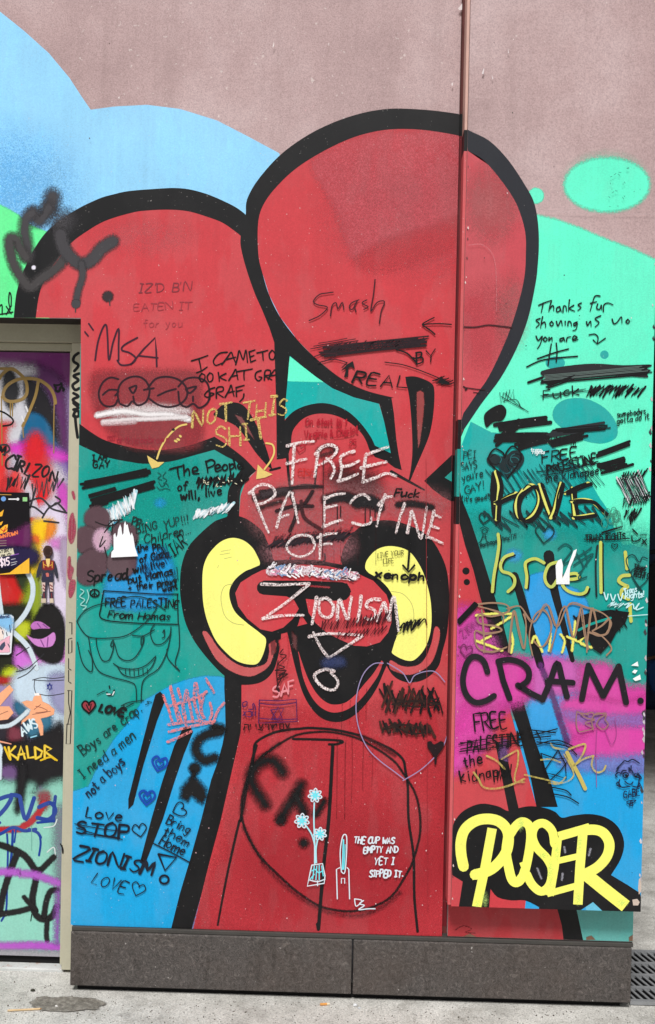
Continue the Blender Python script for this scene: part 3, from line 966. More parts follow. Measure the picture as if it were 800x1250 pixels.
for (ya, yb, c) in ((158, 184, BLK), (184, 512, TR), (512, 548, BLK), (548, 606, TEAL), (606, 640, BLK), (640, 1105, TR)):
    za, zb = P(556, yb, Y_PANEL).z, P(556, ya, Y_PANEL).z
    i = len(v)
    y0, y1 = Y_PANEL + 0.003, -0.0035
    v += [(xs, y0, za), (xs, y0, zb), (xs, y1, zb), (xs, y1, za), (X_PL - 0.001, y0, za), (X_PL - 0.001, y0, zb)]
    f += [(i, i + 1, i + 2, i + 3), (i, i + 1, i + 5, i + 4)]
    m = paint(c)
    if m not in ms:
        ms.append(m)
    fm += [ms.index(m)] * 2
put('trim_paint', v, f, ms, panel, fm)
SL = Surface(Y_LOW, wall, (X_LL + 0.001, X_LR - 0.001, Z_PT + 0.003, Z_PB + 0.1))
lp = Part(SL, 'low_wall_paint')
lp.fill('540 1080 690 1080 690 1160 540 1160', (176, 54, 60))
lp.fill('700 1080 790 1080 790 1160 700 1160', (96, 176, 170))
lp.fill('684 1080 696 1090 704 1110 712 1148 688 1148 686 1130 680 1108', BLK)
for a in ('566 1143 574 1140 582 1144 574 1148', '716 1144 722 1142 727 1147 716 1148', '768 1144 774 1141 774 1149 768 1149'):
    lp.fill(a, (120, 92, 74), 1.5)
lp.stroke('556 1135 566 1130 576 1134 568 1138 580 1139', 1.2, (120, 34, 40), 1, op=.6)
lp.done()

# ------------------------------------------------------------------ mural on the projecting board
SP = Surface(Y_PANEL, panel, (X_PL, X_PR, Z_PB, TOP))
MAG = (212, 66, 162)
pb = Part(SP, 'mural_background')
pb.fill('650 262 658 263 680 268 710 279 740 292 770 303 800 317 840 335 840 720 540 720 540 420', MINT, 4)
pb.blob(741, 222, 58, 42, MINT, 0.55)
pb.disc(741, 225.5, 52, MINT, 33, feather=6)
pb.disc(654.5, 239, 9.5, MINT, feather=2)
pb.fill(catmull(pts('675 505 680 494 694 487 715 487 735 496 748 509 754 523 752 534 742 540 728 541 708 536 690 525 678 515'), 4, True), TEAL2, 1)
pb.disc(738, 433, 5.2, TEAL2)
pb.disc(678, 443, 12, TEAL2, 8)
pb.fill('540 545 575 515 600 528 640 532 660 538 676 546 692 558 708 574 722 590 732 608 742 622 748 640 754 656 760 665 775 666 790 671 830 690 830 830 540 830', TEAL2, 1)
pb.cloud('520 650 600 640 700 650 860 690 860 860 520 860', TEAL, 60)
pb.fill(catmull(pts('640 716 655 700 675 700 690 714 705 720 717 735 717 750 704 760 700 776 690 810 664 812 655 780'), 3, True), (30, 156, 226), 3)
pb.blob(671, 652, 11, 10, (40, 165, 226), 0.95)
pb.blob(628, 678, 13, 11, (40, 165, 226), 0.95)
pb.fill('540 880 830 880 830 1150 540 1150', (22, 160, 222), 6)
pb.fill('540 640 552 600 604 800 655 984 640 1150 540 1150', RED)
# magenta overspray band
pb.cloud('545 770 556 745 575 742 592 760 606 790 630 806 660 810 664 830 655 850 628 862 606 880 596 905 580 925 545 935', MAG, 22)
pb.cloud('684 818 705 811 742 810 752 826 768 838 795 846 795 930 755 938 722 930 700 920 690 895 694 868 684 845', MAG, 18)
pb.cloud('648 846 700 842 705 868 690 905 650 905', (40, 158, 226), 14)
pb.cloud('640 806 700 806 704 842 676 850 640 848', (200, 92, 178), 16)
pb.cloud('684 862 705 850 760 856 795 850 795 880 740 884 700 900', MAG, 16)
pb.cloud('690 866 735 872 795 872 795 886 740 886 695 880', (150, 110, 190), 12, 0.7)
pb.cloud('685 920 720 924 795 922 795 940 720 942 685 935', (110, 130, 205), 16, 0.85)
pb.cloud('560 870 590 866 584 900 556 915', (224, 62, 168), 26, 0.8)
pb.fill('540 1010 560 1010 540 1130', RED)
pb.fill('715 1100 735 1100 735 1120 715 1120', (96, 190, 222))
pb.done()

pc = Part(SP, 'mural_creature', label='right side of the balloon ear and black body stripes')
ear_out = pts('540 141 571 158.5 597.5 172 621 196 641 226 652 247 657 273 658 300 656.5 325 654 346 645 388 631 425 611 462 587 494 560 533 530 565')
ear_in = pts('530 545 560 512 580.6 483 597.5 458.5 618 414.6 631 377.5 640 340 642 310 641 282 631 250 614 223 591 196 571 184 540 165')
pc.fill(catmull(ear_in, 4) + [(540, 300)], (196, 74, 84))
pc.blob(600, 250, 45, 60, (180, 88, 92), 0.8)
pc.blob(590, 400, 40, 70, (200, 76, 86), 0.6)
pc.blob(625, 380, 26, 60, (176, 96, 98), 0.5)
pc.fill(catmull(ear_out, 4) + catmull(ear_in, 4), (34, 36, 44))
pc.fill('556 600 565 612 574 634 584 664 594 696 604 728 614 760 624 800 632 830 641 863 652 900 663 930 673 956 681 985 655 985 646 940 634 895 622 858 612 825 604 798 592 748 586 728 578 696 568 666 559 638 556 630', BLK)
pc.fill('604 903 612 908 617 914 624 945 634 990 621 990 612 945', BLK)
pc.fill('612 900 622 905 620 930 610 925', (110, 70, 130), 5, op=.7)
pc.stroke('628 703 633 718 640 742 650 778 660 812', 10, BLK, cap=True)
pc.stroke('660 812 672 842 684 880 692 905', 7, (96, 44, 110), 3, op=0.8)
pc.stroke('670 678 676 716 686 756 699 806', 12, BLK, taper=(1.1, 0.45))
pc.disc(569, 697, 4.4, BLK)
pc.disc(570, 710.5, 3.8, BLK)
pc.done()
mo = Part(SP, 'mural_overspray')
mo.cloud('562 800 590 784 612 800 640 804 648 830 640 856 612 862 590 860 566 850', MAG, 20, 0.97)
mo.cloud('562 776 582 752 598 770 606 796 590 806 566 800', (206, 80, 172), 20, 0.75)
mo.done()

# POSER piece
pz = Part(SP, 'graffiti_piece', label='yellow letters on a black cloud')
ps = catmull(pts('551 1018 555 1002.6 567 989 587 981 607.6 984 621 990 634.6 986 648 984 665 986 678 991 686 998 699 995.5 719 993.5 739 997.5 754.4 1009 762 1028 758 1048 746 1068'), 4) \
    + pts('766 1080 781.4 1090 790 1095 790 1120 735 1120 724 1101 709 1112 700 1118 658 1118') + catmull(pts('658 1107 641 1099 624.5 1099 607.6 1095 599 1085'), 3) \
    + pts('597 1120 560 1120 565 1076 552 1068 546 1060 546 1030')
pz.fill(ps, BLK)
Y2, CY = (253, 255, 112), (150, 232, 206)
for q, ww in (('566 1057.5 563 1042 563 1026 568 1012 580 1002.5 594 999.5 608 1002 618 1011 621 1024 618 1040 608 1054 596 1063 580 1067.5', 13),
              ('620 1022 618 1040 621 1058 625 1073 631 1077 638 1070 641 1062', 11.5), ('622 1020 630 1008 638 1003 646 1008 648 1022 645 1045 640 1066 634 1076', 11),
              ('677 1030 674 1014 664 1005 654 1008 650 1020 655 1034 668 1048 674 1062 671 1080 661 1088 650 1080 643 1067', 10.5)):
    pz.stroke(q, ww, Y2)
def bar(q, ww):
    pz.stroke(q, ww, Y2, smooth=False, cap=False)
bar('601 1011 592 1060 582 1107', 11.5)
bar('576 1071 600 1062', 7)
bar('638 1052 643 1066', 8)
bar('681 1022 677 1058 671 1093', 10.5)
bar('682 1021 720 1010', 11)
bar('680 1051 706 1045', 7.5)
bar('668 1091 708 1080', 8)
bar('712 1012 708 1060 705.5 1104', 11.5)
pz.stroke('714 1013 728 1013 738 1018 744 1030 741 1045 730 1058 716 1066', 12.5, Y2)
bar('714 1066 736 1084 764 1106', 15.5)
for x, y, rx, ry in ((592, 1098, 6, 14), (583, 1104, 5, 8), (672, 1064, 5, 22), (636, 1006, 5, 12), (760, 1102, 10, 6), (706, 1098, 5, 10), (680, 1040, 4, 16), (664, 1044, 8, 5), (708, 1030, 4, 18)):
    pz.blob(x, y, rx * .9, ry * .9, (214, 250, 140), 0.3)
for q in ('689 1034 690 1040', '721 1036 719 1044', '687 1066 686 1074', '656 1060 661 1072'):
    pz.stroke(q, 2.2, (150, 150, 160), 1.5, op=.8)
pz.done()
ch = Part(SP, 'edge_wear', label='chipped paint at the board edge')
for q in ('772 1098 778 1097 781 1101 779 1105 773 1105', '780 1073 783 1070 784 1088 780 1092 779 1084'):
    ch.fill(q, (205, 186, 172))
rs = random.Random(3)
for k in range(46):
    yy = rs.choice([rs.uniform(868, 925), rs.uniform(868, 925), rs.uniform(320, 1090)])
    xx = 799 - (yy - 400) * 16.5 / 705 - rs.uniform(0, 3)
    a = rs.uniform(0.8, 2.2)
    ch.fill([(xx - a, yy), (xx, yy - a * 2), (xx + a, yy + a), (xx, yy + a * 2)], rs.choice([(205, 200, 205), (190, 180, 185), (60, 60, 66)]))
for k in range(30):
    yy = rs.uniform(180, 1100)
    xx = 571.5 - (yy - 200) * 20.5 / 905 + rs.uniform(0, 2.5)
    a = rs.uniform(0.4, 1.1)
    ch.fill([(xx - a, yy), (xx, yy - a * 2), (xx + a, yy + a), (xx, yy + a * 2)], rs.choice([(230, 200, 196), (224, 150, 150), (110, 50, 54)]))
tag(ch.done(), kind='stuff')

# ------------------------------------------------------------------ writing on the wall
CHALK, CREAM, PURP = (236, 214, 214), (226, 198, 112), (60, 26, 44)
def part(sf, name, label=None):
    return Part(sf, name, label=label)
k = part(SW, 'marker_writing', 'three big letters in dark purple marker')
k.stroke(zm(0, 310, '345 385 355 320 372 270 385 257 390 300 395 385 410 320 430 270 430 330 430 385'), 2.2, PURP)
k.stroke(zm(0, 310, '498 303 450 330 442 348 470 358 492 378 475 398 440 402 425 385'), 2.2, PURP)
k.stroke(zm(0, 310, '475 400 520 345 562 303 566 350 568 408'), 2.2, PURP, smooth=False)
k.stroke(zm(0, 310, '500 368 572 376'), 2, PURP)
k.stroke(zm(0, 310, '308 282 320 297'), 2, PURP)
k.stroke(zm(0, 310, '322 252 338 275'), 2, PURP)
k.done()
k = part(SW, 'pencil_writing', 'faint rubbed pencil writing on the left ear')
FA = (128, 52, 62)
k.text("IZ'D B'N", 170, 358, 11, FA, 1.2, -3, 1.35)
k.text('EATEN IT', 164, 380, 9, (160, 58, 68), 1.1, -2, 1.5)
k.text('for you', 176, 400, 9, (170, 62, 72), 1.0, -1, 1.3)
k.done()
# bubble letters with a dark halo and white rub-out
k = part(SW, 'graffiti_piece', 'small bubble letters on a dark red patch with white underline')
k.cloud('112 458 150 452 200 452 243 456 246 500 243 545 180 548 150 540 118 508', (146, 50, 58), 14, 0.62)
k.cloud('135 500 180 494 226 498 230 505 180 506 140 508', (238, 226, 228), 10, 0.7)
k.stroke('119 507 150 502 180 506 205 506 231 512', 6, (240, 236, 238), 4)
k.stroke('126 515 160 512 190 511 228 509', 5, (236, 228, 230), 3, op=.95)
k.stroke('126 517 150 516 165 515', 4, (236, 210, 214), 4, op=.7)
for q in ('145 463 135 461 126 467 121 479 123 490 130 496 140 495 144 488', '126 482 134 476 145 477 141 483', '146 492 144 480 148 468 158 461 170 460 179 466 183 477 179 490 169 495 162 490 156 496 147 493',
          '158 474 167 471 163 480 158 474', '163 484 164 490', '181 474 190 463 204 460 219 464 228 474 228 485 219 494 206 497 193 494 183 487',
          '176 476 188 474', '193 483 204 478 215 475', '218 472 227 463 240 461 252 466 256 478 254 491 244 498 236 493 228 497 220 492 218 478', '227 475 240 472 232 480 227 475', '236 484 236 490'):
    k.stroke(q, 2.5, (44, 18, 30))
k.done()
k = part(SW, 'marker_writing', 'black block capitals in three lines on the left ear')
for q in ('370 203 420 188 470 170', '415 190 424 230 430 265', '402 276 435 262 466 240', '588 150 540 158 505 200 518 230 562 214', '556 225 590 180 612 150 625 180 638 212', '578 196 640 180',
          '640 226 652 180 662 140 686 196 702 135 712 212', '722 148 727 180 732 212', '722 148 758 136', '726 180 752 170', '732 210 762 198', '770 155 810 146 836 138', '804 150 808 200',
          '862 138 845 160 850 190 872 192 880 160 864 138',
          '432 280 418 305 430 330 448 322 452 292 434 280', '482 276 466 300 478 330 498 320 500 288 484 276', '534 274 538 300 540 328', '580 280 545 302 582 322', '598 322 625 280 640 254 648 290 654 318', '615 298 652 290',
          '652 268 700 260 742 252', '692 262 690 290 692 320', '795 262 765 275 760 305 780 325 800 305 782 300', '815 320 820 265 850 262 848 288 818 294 860 318', '838 315 860 280 882 258 890 312', '850 296 888 288',
          '512 366 480 378 450 410 470 425 508 405 490 398', '485 400 482 440', '522 430 525 370 560 362 562 385 528 398 565 425', '575 425 600 380 612 350 622 390 630 418', '590 398 632 388', '645 420 642 365', '642 366 692 352', '643 390 680 380', '690 405 685 430 664 452'):
    k.stroke(tile(1, 2, q), 1.9, INK, taper=(1.1, .8))
k.done()
k = part(SW, 'chalk_lettering', 'ochre chalk words with two arrows')
k.text('NOT THIS', 235, 519, 20, CREAM, 2.8, kind='chalk', to=(354, 506), jit=.08)
k.text('SHIT', 264, 545, 22, CREAM, 2.8, kind='chalk', to=(328, 534), jit=.08)
k.stroke('228 518 218 521 206 532 197 546 192 560', 2.2, CREAM)
k.fill('180 556 193 564 201 564 194 570 186 572 182 564', CREAM)
k.stroke('325 541 333 543 335 552 331 562 323 573', 2.2, CREAM)
k.fill('315 567 322 574 333 579 324 583 313 585', CREAM)
for q in ('214 538 216 539', '217 536 219 537', '220 532 221 533'):
    k.stroke(q, 2.6, CREAM)
k.disc(212, 524.5, 2, INK, 1.6)
k.done()
k = part(SW, 'marker_writing', 'small red signature under the bubble letters')
k.text('artbyzoebrown', 143, 541, 8, (150, 32, 52), 1.0, to=(208, 540))
k.stroke('132 533 140 532 140 538 132 538 132 533', 0.9, (150, 32, 52), smooth=False)
k.stroke('136 533.5 138 535 136 537 134 535 136 533.5', 0.7, (150, 32, 52))
k.done()
k = part(SW, 'marker_writing', 'tiny black two-line note under the left ear')
k.text('I AM', 114, 562, 7, INK, 1.6, -2)
k.text('GAY', 114, 572, 8, INK, 1.8, -6, 1.2)
k.done()
k = part(SW, 'marker_drawing', 'tiny green doodle of curls left of the felt-pen line')
for q in ('193 577 197 580 193 584 198 586', '203 576 199 582 204 586 200 590', '194 588 198 594 203 590 206 594', '192 594 196 598 202 596 208 598', '206 574 208 572'):
    k.stroke(q, .9, (12, 70, 66))
k.done()
k = part(SW, 'marker_scribble', 'thick black bars blotting out a note')
k.scrub(104, 592, 182, 576, 9, 4, 3.6, INK, jit=3)
k.scrub(112, 614, 190, 591, 9, 4, 3.6, INK, jit=4)
k.scrub(112, 605, 140, 597, 4, 2, 3.2, INK)
k.scrub(114, 618, 134, 612, 5, 2, 3.6, INK, jit=4)
k.stroke('99 591 112 589', 3, INK)
k.done()
k = part(SW, 'marker_writing', 'black felt-pen line starting under the ochre arrow')
for q in ('240 864 280 852 325 842', '285 855 288 890 296 922', '322 838 326 905', '326 885 345 862 356 872 358 902', '376 880 408 868 396 850 378 862 380 890 416 890', '458 816 465 850 470 884', '458 820 490 806 512 818 505 840 470 856',
          '516 862 546 850 532 834 514 852 522 878 552 868', '572 836 558 854 570 872 588 862 586 840 572 836', '602 832 606 870 612 904', '602 842 622 832 630 850 608 866', '626 800 634 830 642 862', '655 855 682 840 668 826 652 842 662 864 690 852'):
    k.stroke(tile(1, 2, q), 2.2, INK, taper=(1.15, .8))
k.text('of', 217, 599, 11, INK, 2.2, -8)
k.text('will, live', 221, 611, 11, INK, 2.2, to=(273, 604))
k.done()
k = part(SW, 'marker_scribble', 'black scribble with pale flecks covering a word')
k.hatch(241, 590, 303, 583, 13, 26, 3.4, INK)
k.hatch(240, 586, 300, 589, 7, 22, 3, INK)
for i in range(16):
    x = random.uniform(243, 300)
    y = random.uniform(580, 594)
    k.stroke([(x, y), (x + random.uniform(-2, 3), y + random.uniform(-3, 3))], 0.9, (226, 220, 190))
k.done()
for (a, n, hh, lab) in (((133, 633, 166, 608), 18, 15, 'white and pale blue crayon rub-out'), ((238, 628, 281, 619), 16, 6, 'thin white crayon rub-out')):
    k = part(SW, 'crayon_scribble', lab)
    k.hatch(*a, hh, n, 3.4, (170, 214, 226), slant=6)
    k.hatch(*a, hh, n + 6, 2.4, (214, 230, 236), slant=5, jit=4)
    k.hatch(*a, hh, n, 2.6, (238, 240, 244), jit=3)
    k.done()
# the flower
k = part(SW, 'painted_flower', 'brown five-petalled flower with a pale pink centre')
BRN = (88, 64, 72)
for q in ('119 633 16 15 0', '106 659 16 17 0', '112 692 24 19 -55', '149 687 18 19 20', '152 655 17 18 0'):
    x, y, rx, ry, ro = [float(t) for t in q.split()]
    k.disc(x, y, rx, BRN, ry, 4, ro)
k.disc(125, 659, 10.5, (198, 158, 182), 13.5, 5)
k.cloud('118 655 128 648 134 660 126 668', (222, 190, 206), 8, .6)
for q in ('117 637 128 641 139 641 146 636', '126 655 122 668 129 660', '128 668 131 680', '135 636 150 634', '134 642 128 650', '138 640 137 652', '140 634 133 640'):
    k.stroke(q, 1.6, (34, 26, 30))
k.done()
k = part(SW, 'marker_writing', 'black note beside the painted flower')
k.text('Spread', 107, 711, 13, INK, 2.2, to=(158, 707), jit=.04)
k.stroke([(116 + 5.5 * math.cos(t / 2), 724 + 4.5 * math.sin(t / 2)) for t in range(14)], 1.7, INK)
k.stroke('116 719 115.5 728', 1.4, INK)
k.stroke('112 727 116 723 120 728', 1.4, INK, smooth=False)
k.text('PP:', 161, 641, 9, (24, 40, 40), 1.3, 4)
k.text('BING', 167, 652, 10, (24, 40, 40), 1.3, -14, 1.1)
k.text('YUP!!!', 201, 646, 10, (24, 40, 40), 1.2, -14)
k.text('+ Children...', 165, 667, 10, (20, 34, 34), 1.3, to=(235, 650))
k.text('the ppl', 168, 674, 8, INK, 1.7, to=(201, 667))
k.text('of Gaza', 171, 687, 9, INK, 1.9, to=(208, 679))
k.text('LIAR', 206, 683, 16, INK, 1.6, to=(232, 664))
k.text('will live', 164, 701, 9, INK, 2.0, to=(203, 691))
k.text('but Hamas', 157, 712, 9, INK, 1.9, to=(213, 701))
k.text('+ their proxy', 158, 722, 8, INK, 1.7, to=(218, 712))
k.text('wont', 200, 723, 7, INK, 1.6, to=(218, 718))
k.done()
for i in range(3):
    pass
k = part(SW, 'marker_scribble', 'dark blue hatching over the note')
k.hatch(176, 700, 206, 672, 20, 22, 1.3, (16, 66, 110))
k.hatch(196, 716, 218, 700, 14, 14, 1.1, (12, 50, 60))
k.done()
k = part(SW, 'marker_writing', 'words inside a hand drawn box')
k.stroke('127 721 160 723 190 725 218 725', 1.4, INK)
k.stroke('127 721 124 740 125 755 160 760 217 762', 1.4, INK)
k.stroke('217 725 218 762', 1.3, INK)
k.text('FREE PALESTINE', 129, 740, 10, INK, 1.5, to=(220, 742))
k.text('From Hamas', 132, 754, 9, INK, 1.5, to=(209, 757))
k.done()
# grinning face
DK = (12, 52, 50)
k = part(SW, 'marker_drawing', 'thin line drawing of a grinning face with a cap')
for q in (zm(0, 620, '280 410 300 380 340 355 400 340 480 320 540 330 600 370'), zm(0, 620, '280 410 300 445 330 468 400 470 460 460 520 420 560 375 570 350'),
          zm(0, 620, '322 468 335 540 360 590 410 612 470 628 492 645 495 700'), zm(0, 620, '620 450 605 520 575 580 530 612 515 640 512 700'),
          zm(0, 620, '282 485 300 560 332 592 335 548 322 515'), zm(0, 620, '648 420 650 500 635 560 652 590 610 545 605 510'),
          zm(0, 620, '350 470 352 500 370 548 395 550 410 515 415 488 430 535 460 552 490 540 515 500 520 470'), zm(0, 620, '560 420 545 450 560 490 590 490 615 460 620 430'),
          zm(0, 620, '405 485 412 478 410 500 402 498 405 485'), zm(0, 620, '512 470 522 462 520 488 512 495 512 470'), zm(0, 620, '590 450 596 440 596 465 588 470'),
          zm(0, 620, '412 562 440 578 490 582 530 568 565 535'), zm(0, 620, '425 570 445 600 480 612 520 602 550 575 565 540'),
          zm(0, 620, '480 460 520 462 560 440'), zm(0, 620, '440 715 470 702 520 695'), zm(0, 620, '485 705 455 720 448 712')):
    k.stroke(q, 1.3, DK)
for x in (455, 470, 486, 502, 518, 534):
    k.stroke(zm(0, 620, '%d 580 %d %d' % (x, x + 1, 607 - abs(x - 490) * 0.2)), 1.0, DK)
k.done()
k = part(SW, 'marker_drawing', 'small dark squiggle on the teal ground')
PB = (150, 206, 200)
k.stroke('99 719 103 722 98 728 104 732 99 738 106 740 102 744', 1.3, PB)
k.stroke('107 720 109 728 106 736', 1.2, PB)
k.done()
k = part(SW, 'marker_drawing', 'red heart with a bold word beside it')
k.heart(109, 863, 8.5, 2.2, INK, 0, (150, 36, 50))
k.stroke('106 860 110 867 112 859', 1.4, INK)
k.text('LOVE', 121, 868, 8.5, INK, 3.1, to=(152, 875))
k.done()
k = part(SW, 'marker_drawing', 'tiny smiling mark in black and white')
k.stroke('131 845 133 848 138 847 140 842', 1.8, INK)
k.stroke('134 837 134.5 840', 1.6, INK)
k.stroke('119 848 124 845 129 843', 1, DK)
for q in ('131 847 135 847', '138 848 140 844'):
    k.stroke(q, 1.4, (220, 230, 232))
k.done()
k = part(SW, 'marker_writing', 'three slanting lines of black handwriting')
k.text('Boys are crap.', 102, 921, 12, DK, 1.5, to=(176, 867))
k.text('I need a men', 103, 950, 12, DK, 1.5, to=(168, 899))
k.text('not a boys', 109, 973, 12, (14, 34, 60), 1.6, to=(155, 931))
k.stroke('178 860 182 858 180 856 186 857', 0.9, DK)
k.done()
k = part(SW, 'marker_writing', 'five lines of black marker lettering on blue')
NV = (14, 22, 40)
k.text('Love', 105, 996, 13, NV, 1.7, to=(153, 1002))
k.text('STOP', 94, 1018, 16, NV, 2.6, to=(160, 1023))
for q in ('92 1005 130 1012 158 1014', '96 1016 125 1020 150 1024', '94 1010 120 1018 146 1022'):
    k.stroke(q, 1.2, NV)
k.heart(171, 1013, 9, 1.4, NV, -10)
k.text('ZIONISM', 90, 1047, 16, NV, 3.1, to=(190, 1068))
k.stroke('194 1042 216 1046 202 1062 194 1042', 2.8, NV, smooth=False)
k.stroke([(201 + 5.4 * math.cos(t / 2), 1073 + 5 * math.sin(t / 2)) for t in range(14)], 2.6, NV)
k.text('LOVE', 112, 1077, 14, NV, 1.3, to=(154, 1091))
k.heart(169, 1085, 9, 1.3, NV, 20)
k.done()
k = part(SW, 'marker_writing', 'three short words between the black stripes')
k.text('Bring', 203, 1004, 11, NV, 1.5, to=(232, 1018))
k.text('them', 199, 1018, 11, NV, 1.5, to=(232, 1034))
k.text('Home', 194, 1030, 11, NV, 1.6, to=(226, 1044))
k.heart(219, 988, 9, 1.4, NV, 70)
k.stroke('188 1029 210 1040 232 1052', 1.6, NV)
k.done()
for x, y, ro in ((195, 932, 15), (180, 973, 5)):
    k = part(SW, 'marker_drawing', 'small blue pen heart')
    k.heart(x, y, 10, 2.6, (14, 70, 170), ro)
    k.heart(x, y, 5, 1.8, (14, 70, 170), ro)
    k.done()
k = part(SW, 'crayon_scribble', 'salmon pink crayon zigzag across the teal and blue')
PK = (232, 128, 130)
for q in ('200 848 206 866 211 882', '209 838 213 858 219 882', '209 840 222 880', '218 840 226 868 228 884', '228 842 224 866 228 884', '229 842 236 880', '239 834 238 856 244 878', '240 834 248 876',
          '252 828 257 836 262 845', '251 846 246 866 250 876', '257 858 259 870 256 878 260 880', '262 880 266 868 274 858', '205 862 240 852 252 844', '206 884 240 880 260 882', '207 893 235 886 262 881', '205 905 218 900 234 892'):
    k.stroke(wob(pts(q), 0.6), 3.4, PK, kind='chalk')
k.done()

# ------------------------------------------------------------------ writing over the creature
THIN = (58, 20, 30)
k = part(SW, 'marker_writing', 'thin black pen word on the right ear')
for q in ('435 785 400 790 350 800 315 840 340 862 390 872 396 888 350 930 288 958', '418 930 428 868 452 850 465 885 490 848 500 890', '592 832 548 850 533 878 552 890 575 850 582 838 566 870 575 905',
          '640 832 612 848 625 862 648 874 622 890', '690 708 680 800 664 902 700 850 740 838 746 856 728 900 716 975'):
    k.stroke(tile(2, 1, q), 1.4, THIN)
k.done()
k = part(SW, 'marker_scribble', 'dense black pen scribble blotting out a line on the right ear')
k.scrub(396, 430, 518, 417, 13, 9, 1.7, (34, 20, 26), jit=9)
k.hatch(405, 424, 516, 418, 9, 60, 1.2, (40, 22, 30), slant=6)
k.scrub(384, 424, 430, 416, 10, 4, 1.0, THIN, jit=8)
k.stroke(tile(2, 2, '315 180 380 160 460 165 400 200 340 215 440 195 520 215'), 1.2, THIN)
k.done()
k = part(SW, 'marker_writing', 'black words with arrows below the scribble')
k.text('REAL', 430, 467, 15, INK, 2.2, to=(502, 476))
k.fill(tile(2, 2, '483 265 520 225 555 205 568 255 545 240 528 245 525 300 500 305 515 250'), INK)
k.stroke(tile(2, 2, '488 245 520 215'), 1.2, INK)
k.text('BY', 509, 445, 15, INK, 1.9, to=(534, 439))
k.stroke(tile(3, 2, '20 135 80 155 120 190 145 218'), 2.0, INK)
k.stroke(tile(3, 2, '120 185 140 190'), 2, INK)
k.stroke(tile(3, 2, '200 0 230 20 255 42'), 1.8, INK)
k.stroke(tile(3, 1, '355 982 300 978 240 978 180 982'), 1.5, INK)
k.stroke(tile(3, 1, '250 940 210 960 178 982 205 1002 220 1010'), 1.5, INK)
k.stroke(tile(3, 2, '-50 212 60 228 180 268 330 330'), 1.2, INK)
k.hatch(533, 462, 549, 469, 10, 12, 1.4, INK, slant=5)
k.fill(tile(3, 2, '290 300 360 352 270 340'), INK)
k.done()
k = part(SW, 'marker_writing', 'small red handwriting on the forehead')
DRD = (172, 22, 42)
k.text('On \u00e9tait l\u00e0 !', 373, 519, 9, DRD, 1.4, to=(424, 521))
k.text('Virginie & Charlot', 372, 536, 9, DRD, 1.3, to=(438, 529))
k.stroke('408 534 420 533 432 530', 1.0, DRD)
k.text('25', 426, 544, 8, DRD, 1.2)
k.heart(367, 547, 6, 1.2, DRD, 15)
k.text('GISE', 364, 581, 8, (196, 40, 40), 1.2)
k.done()
k = part(SW, 'spray_smear', 'dark spray smears behind the chalk words')
k.cloud('398 580 415 568 440 572 462 582 462 606 440 612 415 600', (40, 14, 18), 26, .75)
k.stroke('388 550 400 544 412 548 404 552 392 556', 5, (30, 20, 22), 4, op=.8)
k.cloud('312 594 400 588 480 594 545 606 540 628 500 634 440 628 420 650 330 655 305 630', (170, 108, 112), 26, .38)
k.cloud('330 664 425 656 420 682 335 686', (170, 110, 118), 20, .4)
k.stroke('398 610 418 606 440 612 462 616', 13, (30, 25, 29), 4, op=.95)
k.stroke('312 608 330 604 350 602', 9, (34, 28, 30), 3, op=.85)
k.stroke('316 621 330 616 344 612', 5, (34, 28, 30), 3, op=.8)
k.stroke('318 600 356 596 394 594', 4, (30, 24, 28), 1.5, op=.9)
k.stroke('436 614 452 611 463 619', 14, (26, 24, 28), 4, op=.95)
for x in (412, 416, 446, 452, 458):
    k.stroke([(x, 618), (x, 630 + random.uniform(0, 12))], 1.5, (40, 20, 24))
k.stroke('486 616 505 615 527 619', 8, (22, 18, 22), 3, op=.95)
k.stroke('322 604 345 598 356 602', 7, (60, 48, 52), 4, op=.9)
k.hatch(332, 662, 425, 652, 14, 60, 2.6, (48, 34, 42), kind='chalk', slant=6)
k.hatch(332, 664, 425, 654, 8, 50, 2.2, (44, 32, 40), slant=7)
k.stroke('354 600 362 625 354 648', 4.5, (36, 18, 24), 1.2, op=.95)
k.stroke('362 622 372 615 382 600', 4.5, (36, 18, 24), 1.2, op=.95)
k.stroke('338 624 358 618 382 618', 4.5, (36, 18, 24), 1.2, op=.95)
k.stroke('368 612 372 632 392 646', 4.5, (60, 26, 32), 1.2, op=.85)
k.done()
k = part(SW, 'chalk_lettering', 'five lines of big white chalk capitals down the face')
def chalk(q, ww=4.2, c=CHALK):
    k.stroke(wob(pts(q), 0.5), ww * 0.95, c, kind='chalk', taper=(1.1, .8))
    k.stroke(wob(pts(q), 0.9), ww * 0.4, (248, 240, 240), kind='chalk')
for q in ('155 722 230 705 318 692', '196 715 190 830 184 950', '155 830 210 815 272 802', '340 765 332 840 322 912', '330 770 370 728 425 716 458 742 430 790 360 830 330 835', '398 800 430 830 440 870 420 925',
          '560 752 500 775 480 800 486 860 472 932', '484 850 540 840 590 815', '466 936 520 920 582 892', '640 775 700 752 768 728', '636 778 625 850 618 940', '606 855 680 835 758 818', '615 942 690 915 760 890 820 905'):
    chalk(tile(2, 2, q))
for q in ('309 600 316 622 328 650', '305 602 318 592 332 594 336 604 324 613 314 616', '338 643 346 618 354 600', '357 602 361 620 365 638', '340 632 352 628', '396 606 396 625 395 643', '395 643 406 638 418 635',
          '398 608 408 604 421 602', '398 620 412 616', '451 609 444 604 434 607 428 614', '431 638 442 641 452 638 453 632', '470 604 464 622 460 642', '462 616 470 608 479 606',
          '494 615 488 634 484 650', '497 650 500 636 503 624 508 640 514 657 518 636 521 619', '530 624 526 640 521 656', '529 627 538 632', '526 642 535 645', '521 655 530 658 540 663'):
    chalk(q, 3.8)
